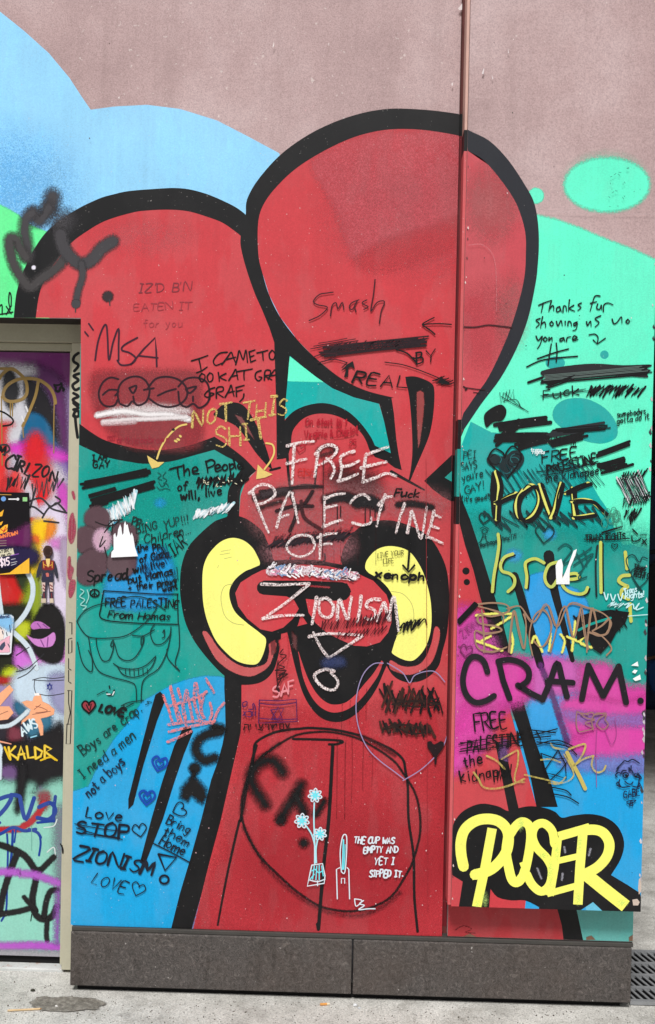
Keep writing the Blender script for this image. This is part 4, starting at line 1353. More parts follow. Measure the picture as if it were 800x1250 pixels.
for q in ('384 662 380 655 368 653 356 657 350 667 354 675 366 679 378 676 384 668 384 661', '392 652 391 668 390 683', '388 656 400 652 411 651', '390 666 398 664 406 664'):
    chalk(q, 3.4)
for q in ('320 713 345 713 378 712', '378 713 350 735 321 755', '321 755 345 751 371 751'):
    chalk(q, 4)
for q in ('387 729 384 745 381 761', '390 732 399 730 407 738 405 750 398 754 391 748 390 735', '412 756 413 742 415 731 420 744 425 756 427 742 429 728', '441 728 439 742 436 759', '464 732 456 731 449 734 448 740 457 744 459 750 453 756 446 754',
          '461 757 465 745 469 735 472 748 475 757 477 740 481 728 484 745 487 770'):
    chalk(q, 4.4)
for q in ('378 777 400 773 442 775', '442 776 425 788 402 803', '402 803 392 790 383 772'):
    chalk(q, 4)
chalk(tile(2, 4, '440 92 400 84 360 88 325 115 330 150 365 185 405 206 445 205 466 175 455 140 420 108'), 4.2)
k.done()
k = part(SW, 'crayon_scribble', 'white and pink crayon zigzag on the brow')
k.stroke('330 697 352 695 380 697 408 701 434 703', 11, (232, 222, 230), kind='chalk')
for i in range(150):
    x = random.uniform(328, 436)
    y = 696 + (x - 330) * 0.07 + random.uniform(-5, 5)
    k.stroke([(x, y), (x + random.uniform(1, 6), y + random.uniform(-6, 4))], random.uniform(1.2, 2.4), random.choice([(246, 244, 248), (246, 244, 248), (240, 226, 236), (226, 150, 180), (120, 150, 190), (52, 40, 50)]), kind=random.choice(['chalk', None]))
k.done()
k = part(SW, 'marker_scribble', 'dark red pen scribbles over the right cheek')
for q in ((392, 764, 470, 756, 11, 40, 1.6), (440, 758, 476, 752, 12, 24, 1.4), (412, 776, 470, 768, 8, 26, 1.4)):
    k.hatch(*q, (66, 16, 26))
k.done()
k = part(SW, 'blue_smear', 'dull blue patch on the black chin')
k.cloud('396 804 418 802 420 812 396 814', (26, 44, 92), 8, .9)
k.done()
k = part(SW, 'marker_writing', 'bold black word on the right yellow eye with an arrow above')
k.text('xenoph', 458, 705, 9.5, INK, 2.9, to=(521, 709), jit=.03)
k.stroke('500 658 499.5 675 498 694', 2.6, INK)
k.stroke('492 690 499 698 506 690', 2.6, INK, smooth=False)
k.done()
k = part(SW, 'marker_writing', 'faint pencil capitals on the right yellow eye')
k.text('LIVE YOUR', 461, 681, 5.5, (110, 108, 52), 0.9, -8)
k.text('LIFE', 468, 688, 5.5, (110, 108, 52), 0.9, -8)
k.done()
k = part(SW, 'marker_scribble', 'black pen loops on the lower right of the yellow eye')
k.stroke(tile(3, 3, '40 830 70 800 60 860 90 790 85 850 110 780 110 850 140 780 120 840 165 775 150 820 190 775 205 812'), 1.8, INK)
k.hatch(488, 766, 512, 758, 7, 14, 1.3, INK)
k.done()
k = part(SW, 'marker_writing', 'black capitals above the right eye')
k.text('Fuck', 481, 606, 9, INK, 2.1, to=(513, 608))
k.done()
for q, lab in (((470, 856, 538, 852, 32, 30, 3.0), 'upper brown-black marker scribble beside the chin'), ((466, 888, 528, 888, 16, 24, 3.4), 'lower brown-black marker scribble beside the chin')):
    k = part(SW, 'marker_scribble', lab)
    L_, H_2 = q[2] - q[0], q[4]
    x = q[0]
    while x < q[2]:
        t_ = (x - q[0]) / L_
        yb = q[1] + (q[3] - q[1]) * t_ + random.uniform(-.5, .45) * H_2 * .35 + (0.25 * H_2 * (t_ - .5))
        hh = H_2 * random.uniform(.45, 1.0)
        sl = random.choice([-.4, -.3, .35, .5, .2]) * hh
        k.stroke([(x - sl / 2, yb - hh / 2), (x + random.uniform(-1, 1), yb), (x + sl / 2, yb + hh / 2)], random.uniform(1.6, 3.4), random.choice([(52, 28, 22), (34, 18, 18), (66, 34, 28), INK]))
        x += random.uniform(1.2, 3.2)
    for r_ in range(3):
        k.stroke([(q[0] + random.uniform(0, 12), q[1] + random.uniform(-8, 8)), (q[0] + L_ * random.uniform(.3, .6), q[1] + random.uniform(-8, 8)), (q[2] - random.uniform(0, 14), q[3] + random.uniform(-8, 10))], random.uniform(1.4, 2.6), (36, 20, 18))
    k.done()
LIL = (152, 138, 180)
k = part(SW, 'crayon_heart', 'large lilac crayon heart outline')
k.stroke(tile(2, 4, '740 45 680 50 620 110 582 220 575 350 600 470 650 570 720 640 800 700 865 750'), 1.2, LIL)
k.stroke('492 952 512 940 528 926 540 912 546.5 895', 1.2, LIL)
k.stroke('547 870 549 855', 1.4, LIL)
k.stroke('543 832 532 820 520 819 506 824 500 833 492 821 480 813 473 809', 1.2, LIL)
k.done()
k = part(SW, 'marker_drawing', 'solid black heart with a drip')
k.fill(tile(3, 4, '205 530 230 520 250 540 290 520 310 535 300 570 270 610 262 660 250 655 250 620 215 565'), (30, 14, 20), smooth=True)
k.done()
VI = (70, 24, 84)
k = part(SW, 'marker_drawing', 'purple pen flag with a six-pointed star and writing')
k.stroke('317 854 340 855 362 853 363 880 340 881 316 882 317 854', 1.2, VI, smooth=False)
k.stroke('317 858 340 860 362 857', 1.1, VI)
k.stroke('317 876 340 878 362 877', 1.1, VI)
k.stroke('331 866 347 864 339 879 331 866', 1.3, VI, smooth=False)
k.stroke('332 877 340 862 345 876 332 877', 1.3, VI, smooth=False)
for q in ('297 857 302 856 301 861 297 862 297 857', '304 865 309 865 309 859', '310 858 312 862 312 866', '297 873 301 868', '298 868 301 874', '303 868 307 868 307 874 303 874', '309 868 309 873', '312 868 312 873'):
    k.stroke(q, 1.3, VI)
HB = (40, 8, 16)
for x, q in ((299, '0 0 5 0 6 8;0 3 -1 8'), (306, '0 0 0 3'), (313, '0 0 0 3'), (317, '0 0 1 5 5 9 -1 8;5 0 3 5'), (324, '0 0 5 0 5 8'), (331, '0 0 2 8 6 0;3 0 2 8'), (338, '0 0 0 3'), (342, '0 0 5 0 5 8 0 8 0 0'), (349, '0 0 2 5 6 8 0 9;5 0 3 6')):
    for st in q.split(';'):
        k.stroke([(x + a * .9, 883 + (340 - x) * 0.02 + b * .8) for a, b in pts(st)], 1.7, HB, smooth=False)
k.done()
k = part(SW, 'marker_drawing', 'black pen squiggle tower with pale pink letters')
k.stroke(tile(2, 3, '130 960 110 990 150 1000 100 1050 140 1070 80 1090 150 1090 100 1120 160 1110 90 1150 140 1100 100 1180 110 1220 90 1200 100 1170'), 1.3, (44, 14, 20))
k.stroke('340 806 338 820 340 845', 1.2, (44, 14, 20))
k.text('SAF', 334, 851, 12, (226, 140, 148), 2.4, to=(362, 842))
k.done()

CYN, PW = (110, 226, 240), (214, 226, 236)
k = part(SW, 'pen_drawing', 'pale blue pen drawing of three flowers in a vase')
def daisy(x, y, r):
    for i in range(7):
        a = i * 2 * math.pi / 7 + 0.3
        dx, dy = math.cos(a), math.sin(a)
        k.stroke([(x + dx * r * .25, y + dy * r * .25), (x + dx * r * .7 - dy * r * .22, y + dy * r * .7 + dx * r * .22), (x + dx * r, y + dy * r),
                  (x + dx * r * .7 + dy * r * .22, y + dy * r * .7 - dx * r * .22), (x + dx * r * .25, y + dy * r * .25)], 1.5, PW)
    for i in range(7):
        a = i * 2 * math.pi / 7 + 0.3
        k.stroke([(x, y), (x + math.cos(a) * r * .6, y + math.sin(a) * r * .6)], 1.8, CYN)
daisy(385, 970, 8.5)
daisy(369, 1001, 9)
daisy(391, 1017, 8)
for q in ('384 979 383.5 1000 384.5 1030 384.5 1053', '374 1007 381 1018 385 1034 385.5 1052', '388 1024 386 1036 386.5 1052'):
    k.stroke(q, 1.8, PW)
    k.stroke(q, 0.8, CYN)
k.stroke('381 1055 394 1053 397 1068 396 1077 375.5 1080.5 379 1064 381 1055', 1.5, PW, smooth=False)
k.stroke('378 1073 388 1075 397 1072', 1.4, PW)
k.stroke('388 1074 388 1080', 1.3, PW)
for q in ('384 1056 382 1072', '387 1056 386 1073', '390 1055 390 1073', '393 1056 395 1068', '381 1062 385 1060 389 1064 394 1062', '379 1072 384 1066'):
    k.stroke(q, 1.3, CYN)
k.done()
k = part(SW, 'pen_drawing', 'pale blue pen drawing of a candle')
k.stroke('417 1063 415.5 1040 418 1022 421 1017.5 423.5 1022 423 1045 421 1064 417 1063', 1.4, PW)
k.stroke('419.5 1024 419 1042 418.5 1060', 1.8, CYN)
k.stroke('421.5 1030 421 1045 420 1060', 1.2, CYN)
k.stroke('412 1096 411 1060 415 1058', 1.4, PW, smooth=False)
k.stroke('424 1058 426 1060 427 1096', 1.4, PW, smooth=False)
k.stroke('417 1077 417 1071 421 1071 421 1077', 1.2, PW, smooth=False)
k.done()
k = part(SW, 'pen_writing', 'four short lines of pale blue capitals')
k.text('THE CUP WAS', 432, 1028, 7.5, PW, 1.7, to=(482, 1029))
k.text('EMPTY AND', 444, 1040, 7.5, PW, 1.7, to=(487, 1040))
k.text('YET I', 457, 1055, 8.5, PW, 1.7, to=(482, 1054))
k.text('SIPPED IT.', 451, 1069, 8, PW, 1.7, to=(493, 1069))
k.stroke('433 1096 435 1105 442 1098 433 1096', 1.3, PW)
k.stroke('444 1098 439 1102 445 1104 438 1109 450 1108 458 1108', 1.4, PW)
k.done()
for q in ('200 905 233 896',):
    pass
sc = part(SW, 'scuff_marks', 'white chips and scuffs in the paint')
rs = random.Random(11)
for i in range(70):
    x, y = rs.uniform(102, 540), rs.choice([rs.uniform(20, 1125), rs.uniform(900, 1125)])
    a = rs.uniform(0.35, 0.9)
    sc.fill([(x - a, y + rs.uniform(-.5, .5)), (x, y - a * rs.uniform(.6, 2)), (x + a, y), (x, y + a * rs.uniform(.6, 1.6))], rs.choice([(226, 208, 210), (212, 170, 174), (70, 40, 44)]))
for q in ('559 12 564 6 564 14 560 14', '551 103 553 102 552.5 106 551 106', '145 121 147 119 147 122', '401 55 402 54 402 58', '333 60 335 52 335 58'):
    sc.fill(q, (228, 218, 218))
sc.stroke('520 560 522 1110', 0.5, (150, 40, 48))
sc.stroke('395 560 394 680', 1.0, (70, 20, 28))
tag(sc.done(), kind='stuff')

# ------------------------------------------------------------------ writing on the projecting board
OC, LIME = (196, 178, 92), (222, 222, 108)
def pp(name, label=None):
    return Part(SP, name, label=label)
k = pp('marker_writing', 'three thin black handwritten lines with a small arrow')
for q in ('88 864 130 846 166 834', '116 850 110 880 104 908', '166 838 156 870 150 902', '154 886 172 866 180 876 180 896', '216 872 198 882 200 904 218 894 216 870 226 902', '236 906 240 870 254 872 258 900', '276 830 272 866 270 902', '302 864 276 884 308 900',
          '348 850 328 862 346 878 326 896', '462 808 432 808 416 850 402 900', '404 852 442 842', '448 856 442 882 460 888 470 862 472 890', '482 902 486 862 512 850 542 862',
          '96 945 72 956 92 976 72 1000', '112 934 104 970 100 1002', '104 980 122 966 130 980 130 998', '168 962 156 976 166 990 178 978 168 962', '196 962 206 990 224 956 232 988', '250 962 250 986', '266 988 270 962 284 968 288 990', '322 966 302 976 308 990 324 972 316 1010 296 1018',
          '380 964 386 988 404 960 408 992', '466 928 432 946 456 970 432 996', '536 948 546 976 566 968 592 934 596 972', '632 950 620 964 632 974 642 962 632 950'):
    k.stroke(tile(4, 1, q), 1.7, INK, taper=(1.1, .7))
for q in ('72 52 86 78 110 52 98 100 80 128', '128 58 116 72 128 84 140 70 128 58', '152 60 150 80 168 60 170 84', '240 62 218 70 222 84 240 72 240 60 248 84', '258 84 262 62 284 56', '296 74 322 62 306 50 294 66 302 82 328 72'):
    k.stroke(tile(4, 2, q), 1.7, INK, taper=(1.1, .7))
k.stroke('719 409 726 408 730 412 729 419', 1.5, INK)
k.stroke('724 415 729 420 739 413', 1.5, INK, smooth=False)
for q in ('656 438 676 431 694 426', '643 448 665 439 705 435', '673 420 671 432 669 446', '679 419 680 430 679 442'):
    k.stroke(q, 1.8, INK)
k.done()
k = pp('marker_writing', 'thin line running in from the joint with a small cross')
k.stroke('564 399 580 399.5 596 397 612 398.5 625 400', 1.6, (60, 24, 30))
k.done()
k = pp('marker_writing', 'short thin dark dashes low on the ear')
k.stroke('567 473 580 475 592 476', 1.2, (50, 20, 26))
k.stroke('566 472 570 475 568 476', 1.8, (50, 20, 26))
k.stroke('578 479 586 480', 1.0, (50, 20, 26))
k.done()
k = pp('marker_scribble', 'broad black band blotting out a line')
k.fill(catmull(pts('661 453 690 447 725 444 760 446 792 445 795 447 789 450 795 452 788 455 791 459 788 461 760 459 730 459 700 462 680 468 670 473 675 467 659 469 672 461 664 460'), 3, True), (36, 34, 38))
k.scrub(664, 463, 792, 452, 12, 9, 1.5, INK, jit=5)
k.scrub(668, 461, 786, 450, 8, 5, .9, (92, 108, 104), jit=6)
k.stroke('645 467 662 461', 3.2, INK)
k.scrub(668, 472, 700, 461, 6, 3, 1.8, INK, jit=4)
k.done()
k = pp('marker_writing', 'struck out black word followed by a scribble')
k.text('Fuck', 663, 488, 12, INK, 1.6, to=(712, 481))
k.scrub(664, 484, 716, 476, 4, 3, .8, INK, jit=5)
k.hatch(718, 478, 784, 478, 11, 34, 2.6, INK, slant=4, jit=3)
k.hatch(720, 475, 770, 474, 7, 20, 2.2, INK, slant=3)
k.done()
k = pp('marker_scribble', 'heavy black brush marks under the ear')
k.fill('592 505 602 497 612 494 618 500 617 508 612 514 604 515 599 518 594 522 591 514', INK, smooth=True)
k.scrub(606, 522, 668, 513, 10, 3, 5.0, INK, jit=8)
k.scrub(604, 542, 634, 516, 8, 3, 4.6, INK, jit=5)
k.scrub(606, 535, 668, 533, 9, 4, 4.0, INK, jit=7)
k.scrub(634, 545, 668, 536, 9, 4, 4.0, INK, jit=5)
k.hatch(610, 487, 628, 480, 12, 9, .8, INK, slant=3)
for q in ('612 484 625 492 640 500', '616 480 632 494 645 503', '614 490 630 488 636 498'):
    k.stroke(q, .8, INK)
k.scrub(670, 530, 732, 520, 8, 5, 3.0, (38, 42, 46), jit=6)
k.scrub(672, 542, 712, 532, 9, 4, 3.4, INK, jit=6)
k.scrub(682, 526, 738, 522, 7, 4, 1.6, INK, jit=8)
k.text('UM', 672, 540, 7, INK, 1.2)
k.text('m', 697, 545, 9, INK, 1.1)
k.done()
k = pp('marker_writing', 'tiny black two-line note near the right edge')
k.text('somebodys', 753, 510, 7, INK, 1.2, to=(789, 505))
k.text('gotta do it', 753, 517, 7, INK, 1.2, to=(793, 512))
k.done()
k = pp('marker_writing', 'black capitals with the middle word struck through')
k.text('FREE', 662, 566, 12, INK, 1.7, to=(708, 556))
k.text('PALESTINE', 668, 578, 10, INK, 1.8, to=(730, 564))
k.text('PRESSURE', 669, 577, 8, INK, 1.5, to=(728, 566))
for q in ('655 576 690 572 732 565', '660 580 690 576 730 563'):
    k.stroke(q, 1.2, INK)
k.text('the kidnapees', 665, 589, 10, INK, 1.4, to=(738, 578))
k.done()
k = pp('marker_scribble', 'two short thick black bars')
k.scrub(730, 555, 768, 541, 6, 3, 3.2, INK, jit=3)
k.scrub(734, 572, 766, 563, 13, 6, 3.4, INK, jit=6)
k.done()
k = pp('marker_writing', 'five-line thin black note at the left of the board')
for t, x, y, to in (('PEI', 566, 560, (582, 559)), ('SAYS', 564, 574, (583, 571)), ("you're", 565, 588, (591, 581)), ('GAY!', 568, 603, (593, 596)), ("(it's good!)", 564, 613, (600, 609))):
    k.text(t, x, y, 9 if y < 610 else 6, DK, 1.2, to=to)
k.done()
k = pp('marker_drawing', 'scribbled black heart')
k.fill('594 560 602 554 612 557 618 556 626 550 636 552 640 561 634 572 622 580 614 580 608 570 598 568', (24, 40, 44), smooth=True)
for i in range(26):
    a = random.uniform(0, 6.28)
    cx, cy = random.choice([(605, 561), (627, 564), (618, 572), (630, 560)])
    k.stroke([(cx + 7 * math.cos(a + t), cy + 6 * math.sin(a + t)) for t in (0, .7, 1.4, 2.1)], 1.0, random.choice([INK, INK, (30, 100, 104)]))
k.heart(617, 565, 21, 2, INK, -8)
k.done()
k = pp('marker_scribble', 'dark hatching behind the yellow word')
k.hatch(604, 590, 730, 580, 34, 50, 1.2, (10, 70, 76), slant=-10, jit=5)
k.hatch(600, 638, 732, 630, 20, 26, 3.2, (16, 58, 60), slant=-8, jit=4)
k.done()
k = pp('graffiti_tag', 'four yellow capitals with thick black edges')
def ly(q, dx=2.2, dy=1.0, wy=3.4, wb=4.6, c=LIME):
    q = pts(q)
    k.stroke(q, wy + .8, c)
    k.stroke([(x + dx + 1, y + dy) for x, y in wob(q, .6)], wb, INK)
    k.stroke([(x + dx - 1.2, y + dy - 1) for x, y in wob(q, 1.2)], 2.2, INK)
    k.stroke([(x - 2.4, y - .6) for x, y in wob(q, 1.0)], 1.6, INK)
k.fill('600 577 606 574 610 600 612 636 605 642 600 625 598 598', INK)
ly('605 576 609 592 608 610 606 634')
ly('604 614 622 606 630 602')
ly('639 598 632 606 630 620 634 632 642 634 652 626 658 612 656 598 648 592 640 598', 3, 2)
ly('658 592 664 608 668 622 672 630', 3, 0)
ly('684 590 680 606 676 622 672 632', 3, 1)
ly('698 596 699 612 702 632', 3, 1)
ly('690 602 706 594 718 590')
ly('698 612 710 610 722 612 732 620 738 626', 2, 2)
ly('700 632 712 630 724 628')
k.done()
k = pp('marker_drawing', 'small black heart on teal')
k.heart(591, 633, 7, 1.8, DK, 10)
k.done()
k = pp('marker_drawing', 'dark pen heart around a blue dot')
k.heart(665, 652, 12, 1.5, DK, 5)
k.done()
k = pp('marker_drawing', 'tiny pen figure with a handle written below')
k.stroke('588 648 592 645 595 649 590 651 588 648', 1.0, DK)
for q in ('590 652 587 660 584 663', '592 652 594 660 597 662', '589 656 594 655', '586 645 592 643 597 646'):
    k.stroke(q, 1.0, DK)
k.text('@anpagado_mx777', 586, 668, 5.5, DK, 1.0, to=(632, 656))
k.done()
k = pp('graffiti_tag', 'yellow-green handwritten word with black edges')
for q in ('608 652 609 664 607 680 603 702 601 722', '626 676 616 680 611 689 613 697 622 700 628 706 627 715 620 722', '642 717 643 704 641 689 645 684 654 682 664 687',
          '680 686 670 690 665 702 667 712 674 716 682 704 684 700', '684 705 696 707 706 705 703 700 692 702 686 712 693 721 706 725 714 723 717 717', '733 662 733 690 733.5 723'):
    k.stroke([(x + 2.6, y + 1.6) for x, y in pts(q)], 2.4, INK)
    k.stroke(q, 3.8, (196, 206, 92))
for q in ('763 674 764 684 765 694', '768 702 759 703 755 709 762 714 766 716 759 720 759 727 767 731', '769 737 769 748 770 758'):
    k.stroke(q, 4.2, (196, 200, 84))
k.stroke('729 666 727 690 728 728', 2.4, (20, 40, 42))
k.done()
k = pp('marker_writing', 'struck out black capitals with scribbled hearts on teal')
k.text('TRANS RIGHTS', 715, 661, 7.5, INK, 1.4, to=(764, 657))
k.stroke('713 658 740 659 768 657', 1.3, INK)
k.heart(750, 667, 4, 1.0, INK)
k.done()
k = pp('marker_drawing', 'scribbled curls, dashes and a winking mark')
k.stroke('735 650 748 646 759 643', 2.2, INK)
k.stroke('772 646 778 652', 1.8, INK)
k.stroke('781 653 789 653', 1.2, INK)
k.stroke('771 654 772 660 778 660 782 657', 1.6, INK)
k.stroke('784 658 789 665', 1.4, INK)
k.stroke('789 658 783 664', 1.4, INK)
k.hatch(762, 628, 780, 626, 9, 10, 2.6, INK)
k.hatch(768, 636, 776, 630, 8, 6, 2.4, INK)
for q in ('681 670 690 664 698 670 692 680 684 690 700 682 714 674 722 668', '700 690 712 682 724 676 714 690 706 706 716 704', '712 672 716 680 716 690', '704 676 712 692 706 700'):
    k.stroke(q, 1.8, (10, 84, 82))
for i in range(9):
    x, y = random.uniform(736, 758), random.uniform(622, 646)
    k.stroke([(x + 4 * math.cos(t), y + 6 * math.sin(t)) for t in (0, 1, 2, 3, 4, 5, 6.3)], .8, (60, 130, 110))
k.done()
k = pp('marker_drawing', 'thin dark heart holding two short words')
k.stroke('778 692 770 700 784 722 776 712 768 696 764 684 768 678 774 678 780 686 784 680 790 682', 1.4, (10, 60, 62))
k.stroke('777 720 786 712 791 706', 1.4, (10, 60, 62))
k.text('TRANS', 773, 694, 6, INK, 1.4, to=(788, 698))
k.text('RIGHTS', 773, 703, 7, INK, 1.4, to=(791, 707))
k.done()
k = pp('pen_writing', 'white and pale blue pen words with a crown doodle')
WC = (196, 236, 240)
k.stroke('737 723 740 732 742 725', 1.6, WC)
k.stroke('745 725 748 733 751 726', 1.6, WC)
k.stroke('754 725 757 733 760 724', 1.6, WC)
k.hatch(743, 738, 758, 738, 5, 14, 1.5, WC)
k.text('Trans', 762, 725, 7, WC, 1.4, to=(778, 722))
k.text('Rights!', 763, 731, 7, WC, 1.4, to=(787, 728))
k.stroke('762 738 768 736 764 742 772 737 774 743 780 736 776 744 785 741', 1.4, WC)
k.stroke('766 752 776 751 790 750', 1.0, WC)
k.done()
k = pp('pen_writing', 'tiny white two-line note beside the black brush marks')
k.text('trans', 648, 551, 4.5, (224, 236, 238), 1.0)
k.text('rights', 650, 554, 4.5, (224, 236, 238), 1.0)
k.done()
k = pp('marker_scribble', 'black and grey crosshatched patch near the right edge')
k.hatch(760, 600, 786, 592, 36, 22, 2.6, (206, 206, 212), slant=-2)
k.hatch(759, 582, 788, 578, 9, 18, 1.8, INK)
k.hatch(760, 600, 790, 592, 34, 24, 1.4, (38, 38, 44), slant=-4, jit=5)
k.hatch(760, 614, 791, 608, 12, 20, 1.8, INK)
k.done()
k = pp('graffiti_tag', 'broken yellow capitals under the yellow-green word')
YE = (220, 206, 92)
for q in ('581 751 600 749 626 749', '626 751 612 760 600 767', '581 782 598 788 613 794', '599 776 588 782', '624 772 626 784 624 796', '649 784 653 776 658 786 662 795', '672 773 671 786 670 794',
          '684 774 689 782 686 796', '702 758 700 776 698 794', '692 777 702 781 712 786', '716 774 708 784 722 790', '719 760 732 752'):
    k.stroke(q, 3.6, YE, kind='chalk')
    k.stroke(q, 2.0, (230, 232, 110))
k.done()
k = pp('marker_scribble', 'black hatched triangle on teal')
k.fill('703 753 722 747 745 744 768 747 763 760 752 772 745 785 733 798 724 792 716 776 704 782', INK)
k.hatch(708, 764, 760, 756, 24, 24, 2.6, INK, slant=-6)
k.stroke('706 769 720 762 745 754', 3, TEAL)
k.done()
k = pp('pen_drawing', 'brown pen loops across the stripes')
BW = (146, 116, 96)
for q in ('582 738 600 736 618 738 620 746 600 752 585 750 584 760 606 764 612 770 592 774 580 770 583 790 600 796 618 790', '622 796 624 770 628 745 634 770 640 792 642 764 640 748',
          '650 800 646 776 652 752 664 744 672 760 670 780 660 790 652 782', '672 796 678 772 684 748 690 740 694 760 700 778 706 752 710 742 714 770 718 792',
          '716 796 718 766 722 742 728 764 722 770 734 764 744 756 742 772 730 776 718 770', '722 772 734 776 746 790 740 800', '620 744 635 740 650 760 668 738 680 764 694 738 716 742 735 748 746 760 740 774', '588 744 590 772 592 796', '584 740 612 748 614 760'):
    k.stroke(q, 1.7, BW)
    k.stroke(wob(pts(q), 1.8), 1.2, (160, 126, 100))
k.text('ZION', 566, 778, 9, (150, 60, 120), 1.1, -40)
k.heart(569, 794, 8, 1.4, (120, 40, 92), 10)
k.done()
k = pp('marker_scribble', 'short thick black dash on the red')
k.scrub(560, 759, 582, 736, 6, 3, 3.2, INK, jit=2)
k.done()
k = pp('torn_paint', 'white bare patch with a spike')
k.fill('679 713 678 690 681 684 685 682 687 690 686 706 690 698 694 688 700 672 704 670 702 678 696 692 695 700 695 713', (246, 248, 252))
k.done()
for q in ('770 812 778 807 779 813', '771 820 774 817 778 818 775 822', '772 828 781 823 782 829 775 831'):
    k = pp('torn_paint', 'small white chip near the board edge')
    k.fill(q, (240, 246, 246))
    k.done()
k = pp('graffiti_tag', 'big black rounded capitals with a full stop on magenta')
CB = (24, 20, 28)
for q in ('595 820 591 808 584 802 576 802 569 811 565 830 569 847 580 857 593 855 603 849', '609 808 614 830 622 852', '608 807 622 805 636 809 645 818 644 830 634 838', '632 836 648 846 662 853',
          '662 854 671 832 680 809 686 828 692 850', '668 831 684 832 699 833'):
    k.stroke(q, 7.2, CB, smooth=len(pts(q)) > 4)
for q in ('710 853 718 812', '718 812 736 849', '736 849 755 813', '755 813 764 857'):
    k.stroke(q, 7.4, CB)
for x, y in ((718, 812), (736, 849), (755, 813), (662, 853.5)):
    k.disc(x, y, 3.5, CB)
k.disc(781.5, 855, 4, CB)
k.done()
k = pp('marker_writing', 'black capitals with the second word crossed out on magenta')
k.text('FREE', 580, 893, 19, INK, 2.1, to=(622, 886))
k.text('PALESTINE', 570, 918, 15, INK, 2.0, to=(640, 908))
for q in ('560 908 590 902 638 897', '562 914 600 907 640 902', '561 917 600 912 634 906', '562 906 580 906'):
    k.stroke(q, 1.3, INK)
k.text('the', 567, 936, 13, INK, 1.6, to=(591, 930))
k.text('kidnapt', 563, 955, 14, INK, 1.8, to=(619, 946))
k.hatch(606, 948, 624, 940, 12, 10, 1.6, INK)
for q in ('646 898 680 889', '644 890 678 894', '654 891 660 902', '652 900 672 898', '656 908 680 903 702 912', '655 905 690 910 704 921', '672 960 690 964 697 970', '672 968 692 972 706 980'):
    k.stroke(q, 1.5, INK)
k.stroke('660 919 680 926 696 924 684 940 670 953', 1.4, INK, smooth=False)
k.stroke('671 953 665 938 660 919', 1.4, INK, smooth=False)
k.stroke('681 915 690 932 691 950 676 945 663 942 681 915', 1.4, INK, smooth=False)
k.done()
k = pp('graffiti_tag', 'dull yellow loose tag over the lower stripes')
for q, ww in (('594 922 606 928 616 938', 2.6), ('612 926 626 918 632 916 632 930 628 952 640 954', 2.2), ('578 942 584 950 590 960 604 962 622 958 640 950', 2.6), ('672 907 676 912 688 914', 2.4),
              ('660 927 672 926 684 930', 2.2), ('640 945 662 950 686 955 700 946 694 930 688 920', 2.0), ('692 918 698 930 706 945 714 962', 5), ('694 914 704 910 714 908 712 918 706 928 700 934', 2.6),
              ('700 934 712 926 724 922', 2.4), ('724 922 722 934 728 942 736 940 739 934', 2.4), ('670 955 682 956 690 948', 2)):
    k.stroke(q, ww * .95, OC, kind='worn' if ww < 4 else None)
k.done()
k = pp('pen_drawing', 'faint brown hollow letters on magenta')
EG = (150, 110, 104)
for q in ('704 868 703 880 706 892 716 891 724 888 714 882 726 878 716 876 708 870 718 872', '724 890 722 878 728 870 738 872 732 876 728 884 736 890 742 884 738 878', '704 868 712 871 722 869 726 872 739 870 738 878'):
    k.stroke(q, 1.4, EG)
k.stroke('728 890 727 920 728 960', .7, (150, 60, 130))
k.stroke('738 890 746 908 752 896 750 876', .7, (150, 60, 130))
k.done()
k = pp('marker_drawing', 'black line doodle of a small smiling face with a name below')
for q in (tile(4, 4, '560 705 575 680 560 690 590 660 610 640 630 645 660 632 700 655'), tile(4, 4, '565 740 555 725 575 712 590 720'), tile(4, 4, '600 720 615 712 632 720 628 738 612 742 602 732 600 720'),
          tile(4, 4, '665 722 680 720 695 728 705 738 690 742 675 738 668 728'), tile(4, 4, '640 700 636 680 648 700 650 670'), tile(4, 4, '655 700 662 715'), tile(4, 4, '612 765 630 780 650 782 660 770'),
          tile(4, 4, '580 755 575 780 590 800 620 800 640 795'), tile(4, 4, '700 745 695 780 685 800 660 795'), tile(4, 4, '560 780 570 770 585 798 565 790'), tile(4, 4, '690 800 705 790 700 775'),
          tile(4, 4, '590 712 600 700 620 700'), tile(4, 4, '690 715 712 745 700 750')):
    k.stroke(q, 1.5, (16, 26, 60))
k.text('GABE', 761, 974, 9, (16, 26, 60), 1.4, to=(782, 969))
k.stroke(tile(4, 4, '640 915 650 880 660 915 622 890 680 880 640 905'), 1.2, (16, 26, 60))
k.disc(764, 946, 1.6, INK)
k.disc(776, 947, 1.4, INK)
k.done()
sc = pp('scuff_marks', 'white chips in the board paint')
rs = random.Random(5)
for i in range(45):
    y = rs.uniform(10, 1090)
    x = rs.uniform(575, 780)
    a = rs.uniform(0.35, 0.9)
    sc.fill([(x - a, y + rs.uniform(-.5, .5)), (x, y - a * rs.uniform(.6, 2)), (x + a, y), (x, y + a * rs.uniform(.6, 1.6))], rs.choice([(226, 214, 216), (200, 180, 182), (40, 50, 50), (40, 44, 48)]))
for q in ('588 91 590 85 591 85 590 92', '600 92 602 97 601 98', '620 60 621 66 620 66'):
    sc.fill(q, (222, 212, 214))
sc.stroke('660 258 720 261 800 262', 1.4, (188, 168, 168), 1.5, op=.3)
sc.stroke('572 300 590 300 604 320 606 380', 1, (214, 130, 136), 1, op=.4)
for i in range(24):
    x, y = rs.uniform(742, 782), rs.uniform(205, 256)
    sc.stroke([(x, y), (x + rs.uniform(-3, 3), y + rs.uniform(-2, 2))], .6, (40, 120, 100))
tag(sc.done(), kind='stuff')

